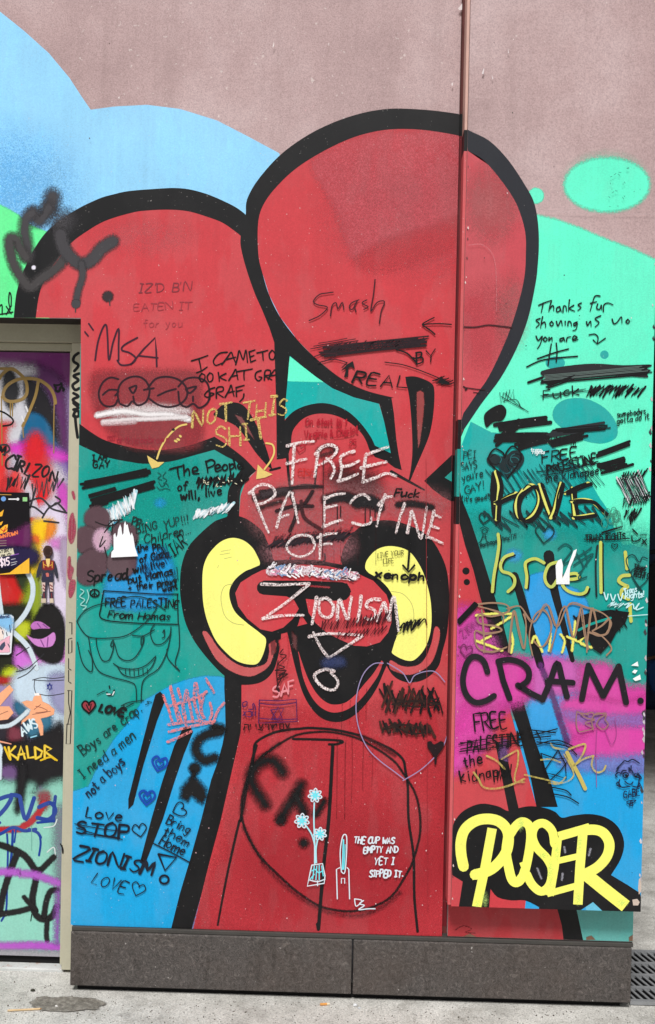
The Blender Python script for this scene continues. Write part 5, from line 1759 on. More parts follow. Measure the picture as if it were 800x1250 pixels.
# ------------------------------------------------------------------ the painted door, its frame and what is stuck to it
X_LE = (P(86.5, 440, Y_DOOR).x + P(74.5, 1140, Y_DOOR).x) / 2       # right edge of the leaf
X_JI = X_LE + 0.0005
X_JO = X_WL + 0.05
Z_LT = P(45, 430, Y_DOOR).z
Z_LB = P(40, 1167, Y_DOOR).z
Z_FH = P(45, 418.5, Y_FRAME).z
door = empty('painted_door', ((X_DL + X_LE) / 2, Y_DOOR + 0.02, 0.02), 'door covered in graffiti in a beige metal frame, left of the creature mural', 'door')
STEEL = mat_plain('primed_steel', (150, 140, 150), 0.5, 0, 0.1)
box('door_leaf', X_DL + 0.06, X_LE, Y_DOOR, Y_DOOR + 0.045, Z_LB, Z_LT, STEEL, door, 0.002)

def boxes(name, lst, m, parent, bev=0.002):
    v, f = [], []
    for b in lst:
        bv, bf = boxdata(*b)
        f += [tuple(i + len(v) for i in t) for t in bf]
        v += bv
    o = put(name, v, f, m, parent)
    return bevel(o, bev) if bev else o
X_J1 = X_LE + 0.016
jr = boxes('door_jamb', [(X_J1 - 0.002, X_JO, Y_FRAME, 0.30, 0.012, Z_FH + 0.002), (X_LE + 0.002, X_J1 - 0.003, Y_FRAME + 0.0225, 0.29, 0.02, Z_LT + 0.0035)], BEIGE, door)
jl = boxes('door_jamb', [(X_DL - 0.05, X_DL + 0.03, Y_FRAME, 0.30, 0.012, Z_FH + 0.002), (X_DL + 0.031, X_DL + 0.058, Y_FRAME + 0.0225, 0.29, 0.02, Z_LT + 0.0035)], BEIGE, door)
boxes('door_head', [(X_DL - 0.05, X_JO, Y_FRAME - 0.001, 0.30, Z_FH + 0.003, Z_HD + 0.05), (X_DL + 0.031, X_J1 - 0.003, Y_FRAME + 0.022, 0.29, Z_LT + 0.004, Z_FH + 0.002)], BEIGE_SHADE, door)
box('door_backing', X_DL - 0.04, X_JO, 0.31, 0.335, -0.01, Z_HD + 0.1, DARKGAP, door)
sill = box('threshold', X_DL - 0.05, X_LE + 0.02, Y_FRAME + 0.006, 0.30, -0.02, P(40, 1177, Y_DOOR).z, mat_plain('chipped_sill_concrete', (196, 198, 196), 0.9, 0, 0.2, 14, 0.6, (166, 124, 104)), door, 0.004)
box('door_gap_shade', X_DL + 0.061, X_LE + 0.001, Y_DOOR + 0.012, Y_DOOR + 0.034, P(40, 1178, Y_DOOR).z, Z_LB, DARKGAP, door)  # black strip filling the gap below the leaf, standing in for its shade
box('door_handle', X_DL + 0.11, X_DL + 0.23, Y_DOOR - 0.05, Y_DOOR - 0.035, 1.02, 1.04, FLASH, door, 0.004)

SD = Surface(Y_DOOR, door, (X_DL + 0.062, X_LE - 0.001, Z_LB + 0.001, Z_LT - 0.001))
d = Part(SD, 'sprayed_background')
L, R_ = -260, 90
d.fill([(L, 420), (R_, 420), (R_, 1180), (L, 1180)], (150, 130, 176))
d.cloud('-240 420 90 420 90 470 60 462 20 452 -240 455', (112, 34, 108), 16)
d.cloud('30 445 60 450 78 470 84 540 84 640 74 640 70 520 50 470', (92, 40, 96), 16)
d.cloud('-240 450 20 446 34 470 40 520 20 560 -20 575 -240 560', (206, 206, 214), 18)
d.cloud('30 462 50 470 66 500 72 545 64 560 50 520 34 500', (26, 24, 30), 12)
d.cloud('6 450 18 456 24 480 12 500 4 480', (40, 40, 44), 8)
d.fill(catmull(pts('24 545 30 520 38 505 50 508 60 520 70 545 78 560 84 580 84 600 70 590 50 560 36 548'), 4, True), (8, 96, 140), 5)
d.cloud('60 545 84 560 84 640 72 620 66 580', (120, 90, 170), 12)
d.cloud('8 545 40 540 76 552 84 560 60 566 30 562', (214, 62, 196), 12)
d.cloud('0 515 8 530 10 600 -6 600 -200 600 -200 520', (226, 40, 40), 14)
d.cloud('16 565 50 560 80 580 84 640 40 640 20 620', (222, 214, 226), 20, .9)
d.cloud('12 580 24 575 28 610 14 622', (230, 70, 70), 12)
d.cloud('30 545 42 528 54 538 62 570 64 596 52 618 42 596 30 572', (220, 30, 38), 16, .92)
d.cloud('2 590 16 584 20 610 6 625', (214, 30, 36), 10, .9)
d.cloud('70 590 82 596 84 640 74 628', (206, 66, 190), 10)
d.fill('44 606 56 592 60 600 54 616 48 620', (226, 26, 34), 2)
d.fill('36 632 52 631 50 638 38 638', (206, 54, 40), 3)
d.cloud('44 630 80 628 84 760 50 760', (224, 212, 236), 14)
d.cloud('36 645 60 634 68 642 62 658 52 664 50 690 44 720 36 740', (246, 200, 24), 12)
d.cloud('60 636 68 642 64 654 56 660', (240, 140, 40), 7)
d.cloud('36 656 46 654 48 662 38 664', (236, 110, 50), 7)
d.cloud('62 660 84 658 84 672 66 668', (222, 130, 210), 12)
d.cloud('74 660 84 664 84 720 76 700', (180, 160, 190), 10)
d.cloud('36 664 44 664 46 690 38 690', (110, 120, 70), 10, .8)
d.cloud('-240 700 0 700 20 704 36 722 26 740 8 742 -240 750', (196, 26, 24), 10)
d.cloud('20 700 34 702 36 728 24 716', (40, 50, 26), 8)
d.cloud('34 716 48 700 52 740 42 770 26 790 18 770', (140, 160, 28), 14)
d.cloud('-240 745 10 738 34 740 40 760 34 800 20 830 -240 830', (30, 32, 20), 12)
d.cloud('20 762 36 760 34 776 22 780', (190, 200, 20), 8)
d.cloud('20 790 34 800 44 812 20 815', (206, 110, 214), 8)
d.cloud('40 800 84 790 84 830 56 826', (214, 130, 214), 12)
d.cloud('6 818 20 816 22 832 4 834', (190, 204, 22), 9)
d.cloud('-240 830 4 826 14 834 -240 850', (170, 30, 30), 6)
d.cloud('20 822 84 812 84 890 40 890 20 860', (196, 216, 232), 14)
d.cloud('60 826 84 826 84 870 66 862', (150, 150, 190), 14)
d.cloud('20 856 34 866 28 876 18 866', (40, 100, 130), 6)
d.cloud('50 866 62 870 62 900 30 900 30 880', (40, 110, 140), 10)
d.cloud('-240 870 10 874 26 890 36 905 30 930 -240 930', (40, 34, 44), 14)
d.cloud('12 888 24 890 26 902 12 906', (120, 40, 60), 8)
d.cloud('-240 900 0 905 30 905 60 890 78 885 82 960 60 975 50 960 30 990 10 960 -240 960', (22, 20, 24), 12)
d.cloud('0 940 16 935 22 948 10 956', (110, 80, 130), 8)
d.cloud('-240 960 20 955 40 970 84 966 84 1180 -240 1180', (142, 208, 190), 14)
d.cloud('24 935 34 938 28 985 18 990', (24, 22, 26), 8)
d.cloud('66 1000 84 1000 84 1150 74 1150', (130, 130, 150), 14, .7)
d.cloud('46 970 60 966 62 980 52 990', (150, 40, 60), 8, .8)
d.stroke('-200 1014 0 1013 30 1008 46 994 54 980', 8, (176, 28, 40), 3)
d.done()
def dp(name, label=None):
    return Part(SD, name, label=label)
k = dp('spray_tag', 'gold loops dripping down the upper door')
GD = (150, 122, 66)
for q, ww in (('-6 470 4 456 14 450 24 456 32 466 33 480 26 488 12 490 4 484 8 472 20 464 34 462 48 464 60 472 66 482 68 492', 4), ('47 466 44 482 38 498 32 512 28 520', 3.6), ('-40 452 0 450 18 452 28 460', 3.4), ('-60 470 0 462', 4)):
    k.stroke(q, ww, GD)
for q in ('66.5 490 66 520 66 553', '28 520 29 534', '13 490 13 508', '15.5 490 15.5 508', '2 484 2.5 520 3 568'):
    k.stroke(q, 1.4, GD)
for q in ('-6 500 6 504 16 512 14 518 4 520', '32 496 34 502', '27 508 29 514'):
    k.stroke(q, 2.0, INK if q.startswith('-') else (220, 220, 222))
k.done()
k = dp('spray_tag', 'black letters and strokes on red and white')
k.text('CIRLZON', 4, 572, 15, (26, 24, 28), 3.0, 14, .95, jit=.12)
k.text('M', -2, 556, 12, INK, 2.4)
k.hatch(8, 590, 34, 588, 16, 12, 3, (36, 36, 40), jit=4)
k.hatch(38, 598, 76, 590, 18, 12, 2.4, (60, 60, 64), jit=5)
k.text('IS', 66, 470, 9, INK, 2.6, 70)
for q in ('36 612 50 608 62 618 70 614 80 624', '52 632 60 620 74 612 68 606', '54 636 72 638', '38 618 44 620 54 628', '60 618 66 622 82 626', '44 596 40 610 37 620', '-2 544 8 543 12 549 4 555'):
    k.stroke(q, 2.2, (52, 50, 54))
k.done()
k = dp('painted_face', 'black round head with pink lips')
k.fill(catmull(pts('44 752 52 740 62 737 72 744 79 760 80 785 76 804 66 810 52 806 42 796 38 780 40 764'), 4, True), (18, 16, 18), 4)
k.fill('38 764 42 759 50 759 58 764 61 767 50 767 41 768', (190, 112, 190), 1, smooth=True)
k.fill('33 775 40 779 50 780 58 777 66 772 68 780 64 788 55 790 45 788 38 782', (206, 130, 206), 1, smooth=True)
for q in ('46 761 50 766', '50 781 54 789', '59 778 58 789', '53 762 58 766'):
    k.stroke(q, 1.4, (130, 70, 140))
k.done()
k = dp('painted_arc', 'pale blue curved bands')
PL = (206, 222, 232)
k.stroke('34 699 40 712 40 728 34 744 26 756 16 766', 6, PL, 1)
k.stroke('17 772 28 782 36 792 42 806 45 816', 6, PL, 1)
k.stroke('-4 700 0 735 2 748', 6, PL, 1)
k.stroke('-60 885 0 887 18 882 34 868', 5, PL, 1.5)
k.stroke('-60 905 -4 908 0 925 0 950', 5, PL, 1.5)
for q in ('20 820 34 816 46 806 54 798', '22 828 34 822 44 812', '22 812 30 818', '20 800 36 790'):
    k.stroke(q, 1.1, (44, 44, 50))
k.done()
k = dp('pen_drawing', 'thin pen flag with a small star')
for q in ('40 830 52 827 66 828 80 826', '43 829 42 838 44 846', '44 846 60 849 80 846', '42 830 60 831 78 830'):
    k.stroke(q, .9, (60, 62, 70))
k.stroke('61 834 58 841 64 841 61 834', 1.2, (34, 44, 130), smooth=False)
k.stroke('58 836 64 836 61 843 58 836', 1.2, (34, 44, 130), smooth=False)
k.done()
k = dp('painted_star', 'peach star figure and peach bar')
PE = (246, 172, 128)
k.fill('27 857 33 855 40 856 42 850 50 848 52 856 60 860 67 866 66 872 58 875 50 877 53 886 53 897 50 898 46 884 42 878 34 878 26 884 27 880 36 872 38 866 32 862', PE, 1)
k.fill('42 846 48 846 49 849 43 849', (244, 240, 236))
k.fill('-40 866 0 846 12 836 17 842 0 862 -40 880', PE)
k.fill('-40 880 0 862 12 862 17 870 10 878 -40 884', PE)
k.stroke('-30 900 0 905 14 908', 3, (230, 160, 130), taper=(1, .4))
for q in ('44 862 52 864 58 868 44 870', '40 872 52 870 62 868', '42 866 50 860', '0 872 10 868'):
    k.stroke(q, .8, (140, 84, 70))
k.done()
k = dp('spray_tag', 'small white and blue letters under the star')
k.text('AWS', 28, 898, 11, (216, 236, 244), 2.2, to=(48, 886))
k.stroke('38 900 45 898', 1.6, (150, 210, 236))
k.done()
k = dp('spray_tag', 'yellow angular tag on black')
YT = (228, 188, 30)
for q in ('11 912 13 927', '19 911 12 919 22 926', '22 927 26 911 31 926', '23 921 30 920', '33 911 35 925 42 924', '43 912 44 926', '43 912 52 917 50 923 44 926', '55 910 55 926', '55 910 63 914 56 918 68 927'):
    k.stroke(q, 3.0, YT, smooth=False)
    k.stroke(q, .8, (240, 220, 110), smooth=False)
k.stroke('6 912 12 926', 2.6, YT)
k.stroke('50 928 62 924 70 928', 2.2, YT)
k.done()
k = dp('spray_tag', 'dark blue dripping letters on mint')
NB = (22, 62, 150)
for q, ww in (('-30 990 0 975 14 972 8 985 -4 998', 5), ('14 970 24 972 26 980 32 1000 42 974', 5), ('48 985 62 980 68 990 60 1000 46 998', 5), ('68 972 66 990 66 1002', 4), ('-30 1028 0 1018 16 1010 30 1014 44 1012', 4), ('46 1004 66 1002', 3), ('-20 1000 0 1004', 4), ('36 1012 46 1016 50 1022', 3.6)):
    k.stroke(q, ww, NB)
for q, ww in (('9 1018 10 1040 9 1075 8 1110 2 1124', 2.4), ('16 1014 15 1036 13 1056', 3), ('49 1020 50 1030 48 1044', 2.6), ('20 1012 18 1028', 2)):
    k.stroke(q, ww, NB)
k.stroke('39 1008 39 1038', .9, (110, 170, 156))
k.stroke('70 1000 66 1008 54 1010', 1.3, (216, 226, 226))
k.stroke('58 1040 66 1034 68 1044', 1.3, (216, 226, 226))
k.done()
k = dp('spray_tag', 'broad black letters on mint')
for q, ww in (('-30 1026 0 1031 14 1036 24 1040 34 1048 46 1066', 8), ('22 1040 12 1066 4 1092 0 1112', 8), ('-30 1122 0 1116 24 1112 40 1108 44 1112', 7), ('48 1064 58 1054 66 1046', 7), ('47 1062 42 1084 40 1100 44 1116 54 1122 64 1118 70 1106', 8),
              ('58 1124 57 1140 58 1148', 6), ('70 1086 62 1088 57 1100 54 1118', 7), ('30 1095 36 1102 44 1110', 6)):
    k.stroke(q, ww, (28, 26, 28), 2)
k.stroke('39 1116 38 1124', 1.2, INK)
k.done()
k = dp('spray_band', 'violet spray bands across the lower door')
k.stroke('-240 1062 0 1064 24 1066 44 1068 72 1078', 9, (184, 96, 206), 5, op=.9)
k.stroke('-240 1156 0 1155 40 1154 72 1156', 10, (184, 84, 200), 6, op=.95)
k.stroke('70 1150 71 1120 72 1090', 8, (150, 90, 180), 7, op=.7)
k.done()
k = dp('door_kick_edge', 'grey worn edge along the door bottom')
k.cloud('-240 1160 72 1161 76 1175 -240 1175', (166, 162, 170), 6, .9)
k.done()

# the frame's own marks
SJ = Surface(Y_FRAME, door, None)
def jp(name, label=None):
    return Part(SJ, name, label=label)
k = jp('frame_writing', 'faint grey capitals on the frame head')
k.text('OUR!', -6, 411, 9, (112, 108, 96), 1.6, to=(38, 410))
k.done()
k = jp('frame_writing', 'bold black letters running down the jamb')
for q in ('96 431 91 435 90 441 96 446 91 453', '97 456 90 459 96 464 89 470 92 476 97 474', '90 480 96 484 89 488 96 494', '90 492 96 498 90 500', '92 502 96 502 96 508 90 508 92 502', '92 508 93 520 95 534'):
    k.stroke(q, 3.6, INK)
k.done()
k = jp('frame_smear', 'dark pink smears on the jamb')
PR = (178, 62, 92)
for q in ('86 630 89 626 91 632 93 645 91 658 87 664 83.5 656 84 640', '83 682 86 680 87 690 90 694 88 705 85 708 82.5 700', '86 709 92 709 91 722 86 730 84 722', '88 601 90 600 92 608 90 609'):
    k.fill(q, PR, 1.2, smooth=True, kind='worn')
    k.fill(q, (190, 84, 108), 2, smooth=True, op=.55)
for q in ('86 634 86 660', '90 634 89 658', '86 684 84 700'):
    k.stroke(q, .8, (150, 40, 66))
k.done()
k = jp('frame_writing', 'narrow hollow black letters running down the jamb')
for q in ('85 760 88 760 88 774', '88 779 84 780 84 798 88 796 88 782', '84 804 84 816 87 818', '84 818 84 832 87 834', '83 843 88 843 87 866', '84 844 84 858 86 870 83 884', '87 866 87 884', '82 884 87 884 86 908 81 908 82 884'):
    k.stroke(q, 1.2, (40, 38, 40), smooth=False)
k.stroke('74 1030 77 1036 77 1042 76 1032', 1.6, INK)
k.stroke('90 600 91 610', 1, PR)
k.done()

# things stuck on the door
def plate(name, corners, Y, th, m, label, cat, group=None):
    q = [P(x, y, Y) for x, y in corners]
    c0 = sum(q, Vector()) / len(q)
    e = empty(name, (c0.x, Y, c0.z), label, cat, group)
    N = len(q)
    v = [(p.x, Y - th, p.z) for p in q] + [(p.x, Y - 0.0001, p.z) for p in q]
    f = [tuple(range(N)), tuple(range(2 * N - 1, N - 1, -1))] + [(i, i + N, (i + 1) % N + N, (i + 1) % N) for i in range(N)]
    put('paper_sheet', v, f, m, e)
    return e, Surface(Y - th, e)
PAPER = mat_plain('poster_paper', (16, 12, 18), 0.35, 0, 0.05)
YS = Y_DOOR - 0.0105
po, S1 = plate('poster', [(-70, 599), (36, 601.5), (36.5, 700), (-70, 699)], YS, 0.0008, PAPER, 'black, purple and yellow event poster glued to the graffiti door', 'poster')
po.location.y = po.location.y
k = Part(S1, 'poster_artwork')
k.cloud('-70 650 10 650 36 640 36 672 20 668 -70 676', (98, 14, 84), 8)
k.cloud('-70 672 36 668 36 690 -70 690', (30, 18, 66), 8)
k.fill('-10 702 12 699 36 681 36.2 700', (246, 186, 36))
k.disc(4.5, 609, 3, (110, 160, 226))
k.fill('28 607 33.5 607 33.5 612 28 612', (150, 214, 140))
k.stroke('11 609.3 22 609.3', 1.6, (226, 226, 230))
k.disc(22, 609.3, 1.8, (226, 226, 230))
k.stroke('-30 603 14 604', .8, (196, 150, 70))
for q in ('-20 625 0 626 5 622 3 630 -20 634', '-20 637 0 638 4 636 2 641 -20 642', '-20 650 0 646 6 641 10 640 9 649 4 651 -20 656'):
    k.fill(q, (248, 184, 50))
for q in ('1 646 5 648 7 643', '4 650 9 645'):
    k.stroke(q, 1, (196, 30, 40))
k.text('DOWNTOWN', -6, 659, 4, (240, 130, 70), 1.2, to=(22, 652))
for y in (661, 664, 667):
    k.stroke('-20 %d 8 %d' % (y, y - 1), .7, (150, 140, 120))
k.fill('-20 674 16 669 18 677 -20 683', (214, 208, 180))
k.text('SAT DEC 7', -2, 676, 3, (30, 30, 34), .9, to=(15, 672))
k.text('9 PM 18+', -2, 681, 2.6, (30, 30, 34), .9, to=(15, 677))
k.text('$15', 1, 691, 8.5, (244, 226, 236), 1.8, to=(13, 689))
k.stroke('14 683 19 682', .8, (190, 190, 196))
k.stroke('14 687 21 685.5', .8, (190, 190, 196))
k.stroke('14 690 20 688', .8, (190, 190, 196))
k.stroke('14 678 23 676', .9, (150, 90, 190))
k.done()
WHT = mat_plain('sticker_vinyl', (226, 232, 236), 0.4, 0, 0.04)
st, S2 = plate('sticker', [(-14, 751), (14, 750.5), (17, 753), (14, 797), (11, 799), (-14, 799)], YS + 0.0002, 0.0006, WHT, 'pale blue and pink sticker with rounded corners low on the door', 'sticker')
k = Part(S2, 'sticker_artwork')
k.cloud('-12 754 14 753 13 770 0 764 -12 766', (132, 190, 234), 6)
k.fill('-10 792 -2 784 6 780 12 776 12 796 -10 797', (236, 176, 196), 2)
k.fill('-8 772 0 766 5 770 4 780 -8 784', (244, 226, 216), 2)
k.fill('-2 792 2 786 6 783 7 788 3 794', (50, 60, 90))
for q in ('12 763 13 772', '8 772 9 776', '3 770 4 774', '1 766 2 768', '10 786 12 790', '-4 776 -2 779'):
    k.stroke(q, 1.1, (50, 56, 80))
k.text('symphonic', -8, 756, 4, (50, 70, 110), .9, to=(12, 754))
k.done()
# cut-out sticker of a person seen from behind
cut = [(53, 671), (56, 666), (60, 666), (64, 669), (65, 675), (62.5, 680), (60.5, 683), (67, 685), (69, 690), (71, 700), (71.5, 706), (69, 706), (66, 697), (65, 702), (66, 708), (64, 712), (64.5, 722), (65.5, 730), (66, 736), (61, 736.5), (60.5, 730), (60, 716),
       (58.5, 712), (57, 718), (56.5, 730), (56.5, 736), (50, 736), (51, 730), (53, 722), (52.5, 712), (50.5, 708), (52, 702), (51.5, 697), (47.5, 704), (44.5, 706), (45, 698), (48, 688), (51, 684), (56, 683), (56, 680), (53.5, 677)]
fg, S3 = plate('figure_sticker', cut, YS + 0.0002, 0.0006, mat_plain('sticker_print', (52, 52, 66), 0.4, 0, 0.04), 'cut-out sticker of a small figure seen from behind, beside the poster', 'sticker')
k = Part(S3, 'sticker_artwork')
k.disc(58.8, 672.5, 6, (66, 42, 38), 6.6)
k.disc(58.8, 673.5, 3.6, (48, 28, 26), 4.2)
k.fill('56 679 61 679 61 684 56 684', (52, 30, 26))
k.fill('52 684 66 684 66.5 694 64 696 54 696 51.5 694', (130, 36, 40))
k.fill('56 682 61.5 682 61 688 59 693 57 688', (238, 206, 128))
k.fill('53 700 65 700 65.5 707 60 709 58.5 706 57 709 51.5 707', (46, 44, 70))
k.fill('56 700 58 699 60 700 60 704 57 704', (206, 110, 100))
for q in ('53 686 54 693', '64 686 64 693', '54 689 58 691', '60 691 64 689'):
    k.stroke(q, .9, (226, 170, 60))
for q in ('51.5 711 55.5 711 55 722 52.5 722', '60.5 711 64.5 711 65 722 61.5 722'):
    k.fill(q, (226, 196, 186))
for q in ('53 714 55 716', '53 718 55 720', '61.5 714 64 716', '62 718 64.5 720', '54 724 54 730', '63 724 63.5 730'):
    k.stroke(q, 1.5, (120, 50, 56))
k.fill('50.4 730.5 56.4 730.5 56.2 735.8 50.6 735.8', (206, 190, 166))
k.fill('60.8 730.5 65.4 730.5 65.7 735.8 61.2 736', (212, 194, 170))
k.done()
# torn paper left on the wall beside the painted flower
tp, S4 = plate('torn_sticker', [(135.8, 680.5), (136.4, 674), (139, 671), (138.8, 653), (141, 650.5), (142, 656), (143.6, 653), (144.5, 646), (147, 640), (148.4, 644), (149.6, 653), (151, 651), (151.6, 640), (153, 636), (154.4, 641), (156, 640), (158, 649), (160, 654), (161, 650), (163, 655), (165, 668), (168.6, 679)],
               Y_WALL - SW.z, 0.0006, mat_plain('torn_white_paper', (244, 246, 250), 0.6, 0, 0.03), 'scrap of torn white paper on the painted brown flower', 'torn paper')

# ------------------------------------------------------------------ ground details and the passage on the right
def lump(name, x, y, r, c, label, cat, group=None, sy=0.7, sz=0.55, seed=0, Z=0.0):
    rs_ = random.Random(seed + int(x * 7 + y))
    p = G(x, y, Z)
    v, f = [], []
    nu, nv = 9, 6
    for j in range(nv + 1):
        th = math.pi * j / nv
        for i in range(nu):
            ph = 2 * math.pi * i / nu
            k_ = r * (1 + rs_.uniform(-.22, .22))
            v.append((p.x + k_ * math.sin(th) * math.cos(ph), p.y + k_ * sy * math.sin(th) * math.sin(ph), Z + r * sz * 0.8 + k_ * sz * math.cos(th)))
    for j in range(nv):
        for i in range(nu):
            f.append((j * nu + i, j * nu + (i + 1) % nu, (j + 1) * nu + (i + 1) % nu, (j + 1) * nu + i))
    o = put(name, v, f, mat_plain(name + '_stuff', c, 0.7, 0, 0.2, 60))
    return tag(o, label, cat, group)
lump('pebble', 40.5, 1210, 0.0085, (58, 58, 48), 'dark olive pebble left of the damp hollow', 'pebble')
lump('white_chip', 69, 1229.5, 0.006, (232, 230, 226), 'white chip lying in the damp hollow by the door', 'chip')
lump('white_chip', 434, 1228, 0.007, (222, 224, 226), 'pale chip on the pavement under the slab joint', 'chip', sy=1.2)
for x, y in ((439, 1231), ):
    lump('grey_chip', x, y, 0.005, (196, 200, 204), 'small grey chip just right of the pale chip', 'chip')
GRIT = [(18, 1199, .004), (24, 1222, .003), (10, 1228, .004), (88, 1216, .003), (132, 1234, .003), (240, 1228, .003), (300, 1236, .004), (360, 1240, .003), (520, 1236, .003), (560, 1242, .004),
        (655, 1240, .004), (662, 1242, .003), (676, 1240, .0045), (680, 1237, .003), (601, 1239, .003), (180, 1242, .003), (470, 1244, .003), (96, 1206, .004), (62, 1203, .004), (55, 1206, .003)]
gr_v, gr_f = [], []
rs = random.Random(9)
for k_ in range(900):
    x, y = rs.uniform(0, 790), rs.uniform(1200, 1250)
    if k_ < len(GRIT):
        x, y, r = GRIT[k_]
    else:
        r = rs.uniform(0.0007, 0.0026) * rs.choice([1, 1, .7, 1.3])
    p = G(x, y)
    if p.y > -0.03 and p.x > X_SL:
        continue
    i = len(gr_v)
    gr_v += [(p.x - r, p.y, 0), (p.x, p.y - r, 0), (p.x + r * .9, p.y + .2 * r, 0), (p.x, p.y + r, 0), (p.x, p.y, r * 1.2)]
    gr_f += [(i, i + 1, i + 4), (i + 1, i + 2, i + 4), (i + 2, i + 3, i + 4), (i + 3, i, i + 4)]
tag(put('grit', gr_v, gr_f, mat_plain('grit_stone', (92, 88, 80), 0.8, 0, 0.4, 40)), 'fine dark grit scattered on the pavement', 'grit', kind='stuff')

def rod(name, a, b, r, m, parent=None, n=10, taper=1.0):
    d = (b - a).normalized()
    s_ = d.cross(Vector((0, 0, 1)))
    s_ = s_.normalized() if s_.length > 1e-6 else Vector((1, 0, 0))
    t_ = d.cross(s_)
    v, f = [], []
    for e, (c, rr) in enumerate(((a, r), (b, r * taper))):
        for i in range(n):
            th = 2 * math.pi * i / n
            v.append(c + (s_ * math.cos(th) + t_ * math.sin(th)) * rr)
    f = [(i, (i + 1) % n, n + (i + 1) % n, n + i) for i in range(n)] + [tuple(range(n))[::-1], tuple(range(n, 2 * n))]
    return put(name, v, f, m, parent, smooth=False)
a, b = G(9.5, 1235), G(49, 1233)
mid = (a + b) / 2
tw = empty('wooden_stick', mid, 'thin pale wooden stick on the pavement before the door', 'stick')
zz_ = Vector((0, 0, 0.004))
rod('stick_shaft', a + zz_, b + zz_, 0.0032, mat_plain('dry_wood', (206, 178, 138), 0.7, 0, 0.15, 60), tw)
rod('stick_shaft', b + zz_, b + zz_ + (b - a).normalized() * 0.006, 0.0032, mat_plain('dry_wood_end', (150, 116, 80), 0.7, 0, 0.15, 60), tw, taper=.4)
a, m_, b = G(391, 1227.5), G(397, 1227.2), G(402.5, 1226.8)
cg = empty('cigarette_butt', m_, 'orange-filtered cigarette butt on the pavement under the base slabs', 'cigarette butt')
rod('filter', a + zz_, m_ + (b - m_) * .4 + zz_, 0.0042, mat_plain('cork_filter', (214, 150, 80), 0.7, 0, 0.15, 80), cg)
rod('paper_tube', m_ + (b - m_) * .4 + zz_, b + zz_, 0.0041, mat_plain('cigarette_paper', (224, 206, 176), 0.7, 0, 0.1, 80), cg)
# a damp hollow in the pavement
hp = catmull([G(x, y) for x, y in []] or pts('40 1226 44 1221 52 1218 66 1219 84 1218 100 1219 116 1220 124 1224 129 1226 122 1229 116 1233 100 1234 84 1236 66 1235 54 1234 44 1231'), 4, True)
rs = random.Random(2)
ring0 = [G(x + rs.uniform(-.8, .8), y + rs.uniform(-.4, .4)) for x, y in hp]
cx = sum(ring0, Vector()) / len(ring0)
N_ = len(ring0)
v, f, al = [], [], []
for sc_, a_ in ((1.12, 0.0), (0.97, 0.9), (0.55, 1.0)):
    for p in ring0:
        k_ = sc_ * (1 + rs.uniform(-.05, .05))
        v.append((cx.x + (p.x - cx.x) * k_, cx.y + (p.y - cx.y) * k_, 0.004))
        al.append(a_)
v.append((cx.x, cx.y, 0.004))
al.append(1.0)
for r_ in range(2):
    f += [(r_ * N_ + i, r_ * N_ + (i + 1) % N_, (r_ + 1) * N_ + (i + 1) % N_, (r_ + 1) * N_ + i) for i in range(N_)]
f += [(2 * N_ + i, 2 * N_ + (i + 1) % N_, 3 * N_) for i in range(N_)]
s = NT('damp_concrete')
dn = s.noise(55, 5, 0.75)
s.color(s.ramp(dn, [(0.32, alb((84, 80, 74))), (0.5, alb((126, 121, 112))), (0.64, alb((156, 151, 142))), (0.72, alb((196, 191, 182)))]))
s.b.inputs['Roughness'].default_value = 0.6
s.bump(dn, 0.9, 0.006)
tr_ = s.n('ShaderNodeBsdfTransparent')
mx_ = s.n('ShaderNodeMixShader')
at_ = s.n('ShaderNodeAttribute', attribute_name='alpha').outputs['Fac']
s.l(s.mapr(s.math('ADD', at_, s.mapr(s.noise(70, 3, 0.7), 0.25, 0.75, -0.45, 0.3)), 0.2, 0.6, 0, 1), mx_.inputs[0])
s.l(tr_.outputs[0], mx_.inputs[1])
s.l(s.b.outputs[0], mx_.inputs[2])
s.l(mx_.outputs[0], s.out.inputs[0])
tag(put('puddle', v, f, s.m, None, None, al), kind='structure')

# drain grate in the pavement at the right
gx0 = P(770, 1195, 0).x
g0, g1 = G(785, 1226), G(785, 1166)
GX0, GX1, GY0, GY1 = X_SR + 0.006, X_SR + 0.62, g0.y, g1.y
grate = empty('drain_grate', ((GX0 + GX1) / 2, (GY0 + GY1) / 2, 0), 'galvanised drain grate with slanted slots, right of the stone base', 'drain grate')
GALV = mat_plain('galvanised_iron', (150, 152, 154), 0.5, 0.3, 0.15, 20)
for y0_, y1_ in ((GY0 - 0.012, GY0 + 0.004), (GY1 - 0.004, GY1 + 0.012)):
    box('frame_bar', GX0, GX1, y0_, y1_, 0.003, 0.016, GALV, grate)
nrow = 4
H_ = (GY1 - GY0)
for j in range(1, nrow):
    box('cross_bar', GX0 + 0.001, GX1 - 0.001, GY0 + H_ * j / nrow - 0.008, GY0 + H_ * j / nrow + 0.008, 0.004, 0.0148, GALV, grate)
sv, sf = [], []
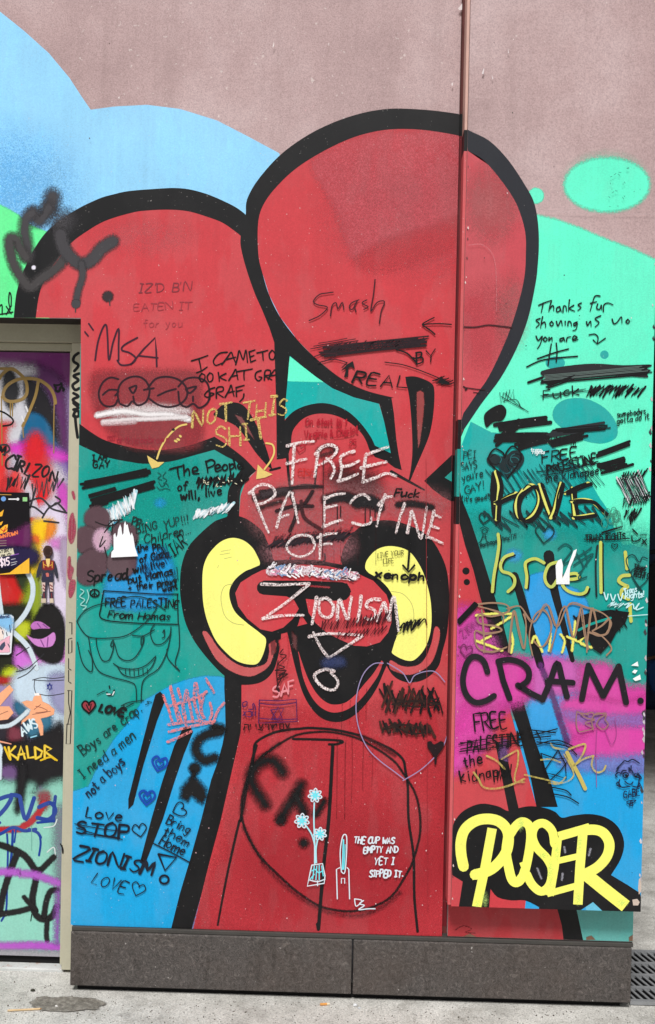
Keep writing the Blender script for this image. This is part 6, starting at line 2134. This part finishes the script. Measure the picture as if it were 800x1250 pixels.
for j in range(nrow):
    ya, yb = GY0 + H_ * j / nrow + 0.009, GY0 + H_ * (j + 1) / nrow - 0.009
    if j == 0:
        ya = GY0 + 0.005
    if j == nrow - 1:
        yb = GY1 - 0.005
    for i in range(26):
        x = GX0 + 0.004 + i * 0.025 - 0.01
        w_, sl_ = 0.0085, -0.024
        i0 = len(sv)
        for (xx, yy) in ((x, ya), (x + w_, ya), (x + w_ + sl_, yb), (x + sl_, yb)):
            sv += [(max(xx, GX0 + 0.001), yy, 0.011), (max(xx, GX0 + 0.001), yy, 0.0142)]
        sf += [(i0 + 1, i0 + 3, i0 + 5, i0 + 7)] + [(i0 + 2 * q, i0 + (2 * q + 2) % 8, i0 + (2 * q + 3) % 8, i0 + 2 * q + 1) for q in range(4)]
put('slats', sv, sf, GALV, grate)
box('drain_pit', GX0 + 0.001, GX1 - 0.001, GY0 - 0.01, GY1 + 0.01, 0.0015, 0.0028, DARKGAP, grate)

# the passage: a dark painted wall across its end, a side wall beyond the picture
AY = 5.3
aw = empty('passage_wall', (2.9, AY, 0), 'dark wall with blue and black paint across the far end of the passage', 'wall')
box('wall_panel', X_LR - 0.2, 6.0, AY, AY + 0.3, 0, TOP + 0.5, mat_plain('dark_render', (46, 46, 50), 0.8, 0, 0.25, 2), aw)  # plain dark base colour of the far wall
SA = Surface(AY, aw)
k = Part(SA, 'mural_background')
k.cloud('770 585 800 580 840 600 850 700 840 850 800 862 770 850', (22, 44, 78), 14)
k.fill(catmull(pts('770 690 786 696 796 688 810 680 830 690 830 740 806 760 790 764 770 756'), 4, True), (20, 20, 24), 4)
k.stroke('780 672 796 674 812 670 840 676', 5, (16, 16, 20), 1)
k.stroke('780 806 796 803 812 800 840 802', 4, (120, 86, 60), 1.5)
k.cloud('790 812 812 806 840 812 840 850 800 848', (30, 84, 150), 8)
k.cloud('792 380 800 350 820 340 860 380 860 520 810 530 794 480', (84, 80, 78), 16)
k.cloud('786 524 800 520 840 530 840 580 800 582', (18, 18, 20), 8)
k.done()
sw_ = box('side_building', 4.3, 9.0, 0.4, AY + 4, 0, 5.0, mat_plain('grey_render', (104, 102, 100), 0.8, 0, 0.2, 2))
tag(sw_, 'grey rendered building closing the right side of the passage', 'building')

shade_obj = box('shade_slab', X_LR + 0.003, 4.29, 0.5, AY - 0.005, 3.3, 3.5, mat_plain('shade_slab_concrete', (120, 118, 116), 0.8, 0, 0.15, 3))  # slab added out of view to darken the passage and its ground
tag(shade_obj, 'unseen concrete slab added to shade the passage beside the painted wall', 'light blocker')
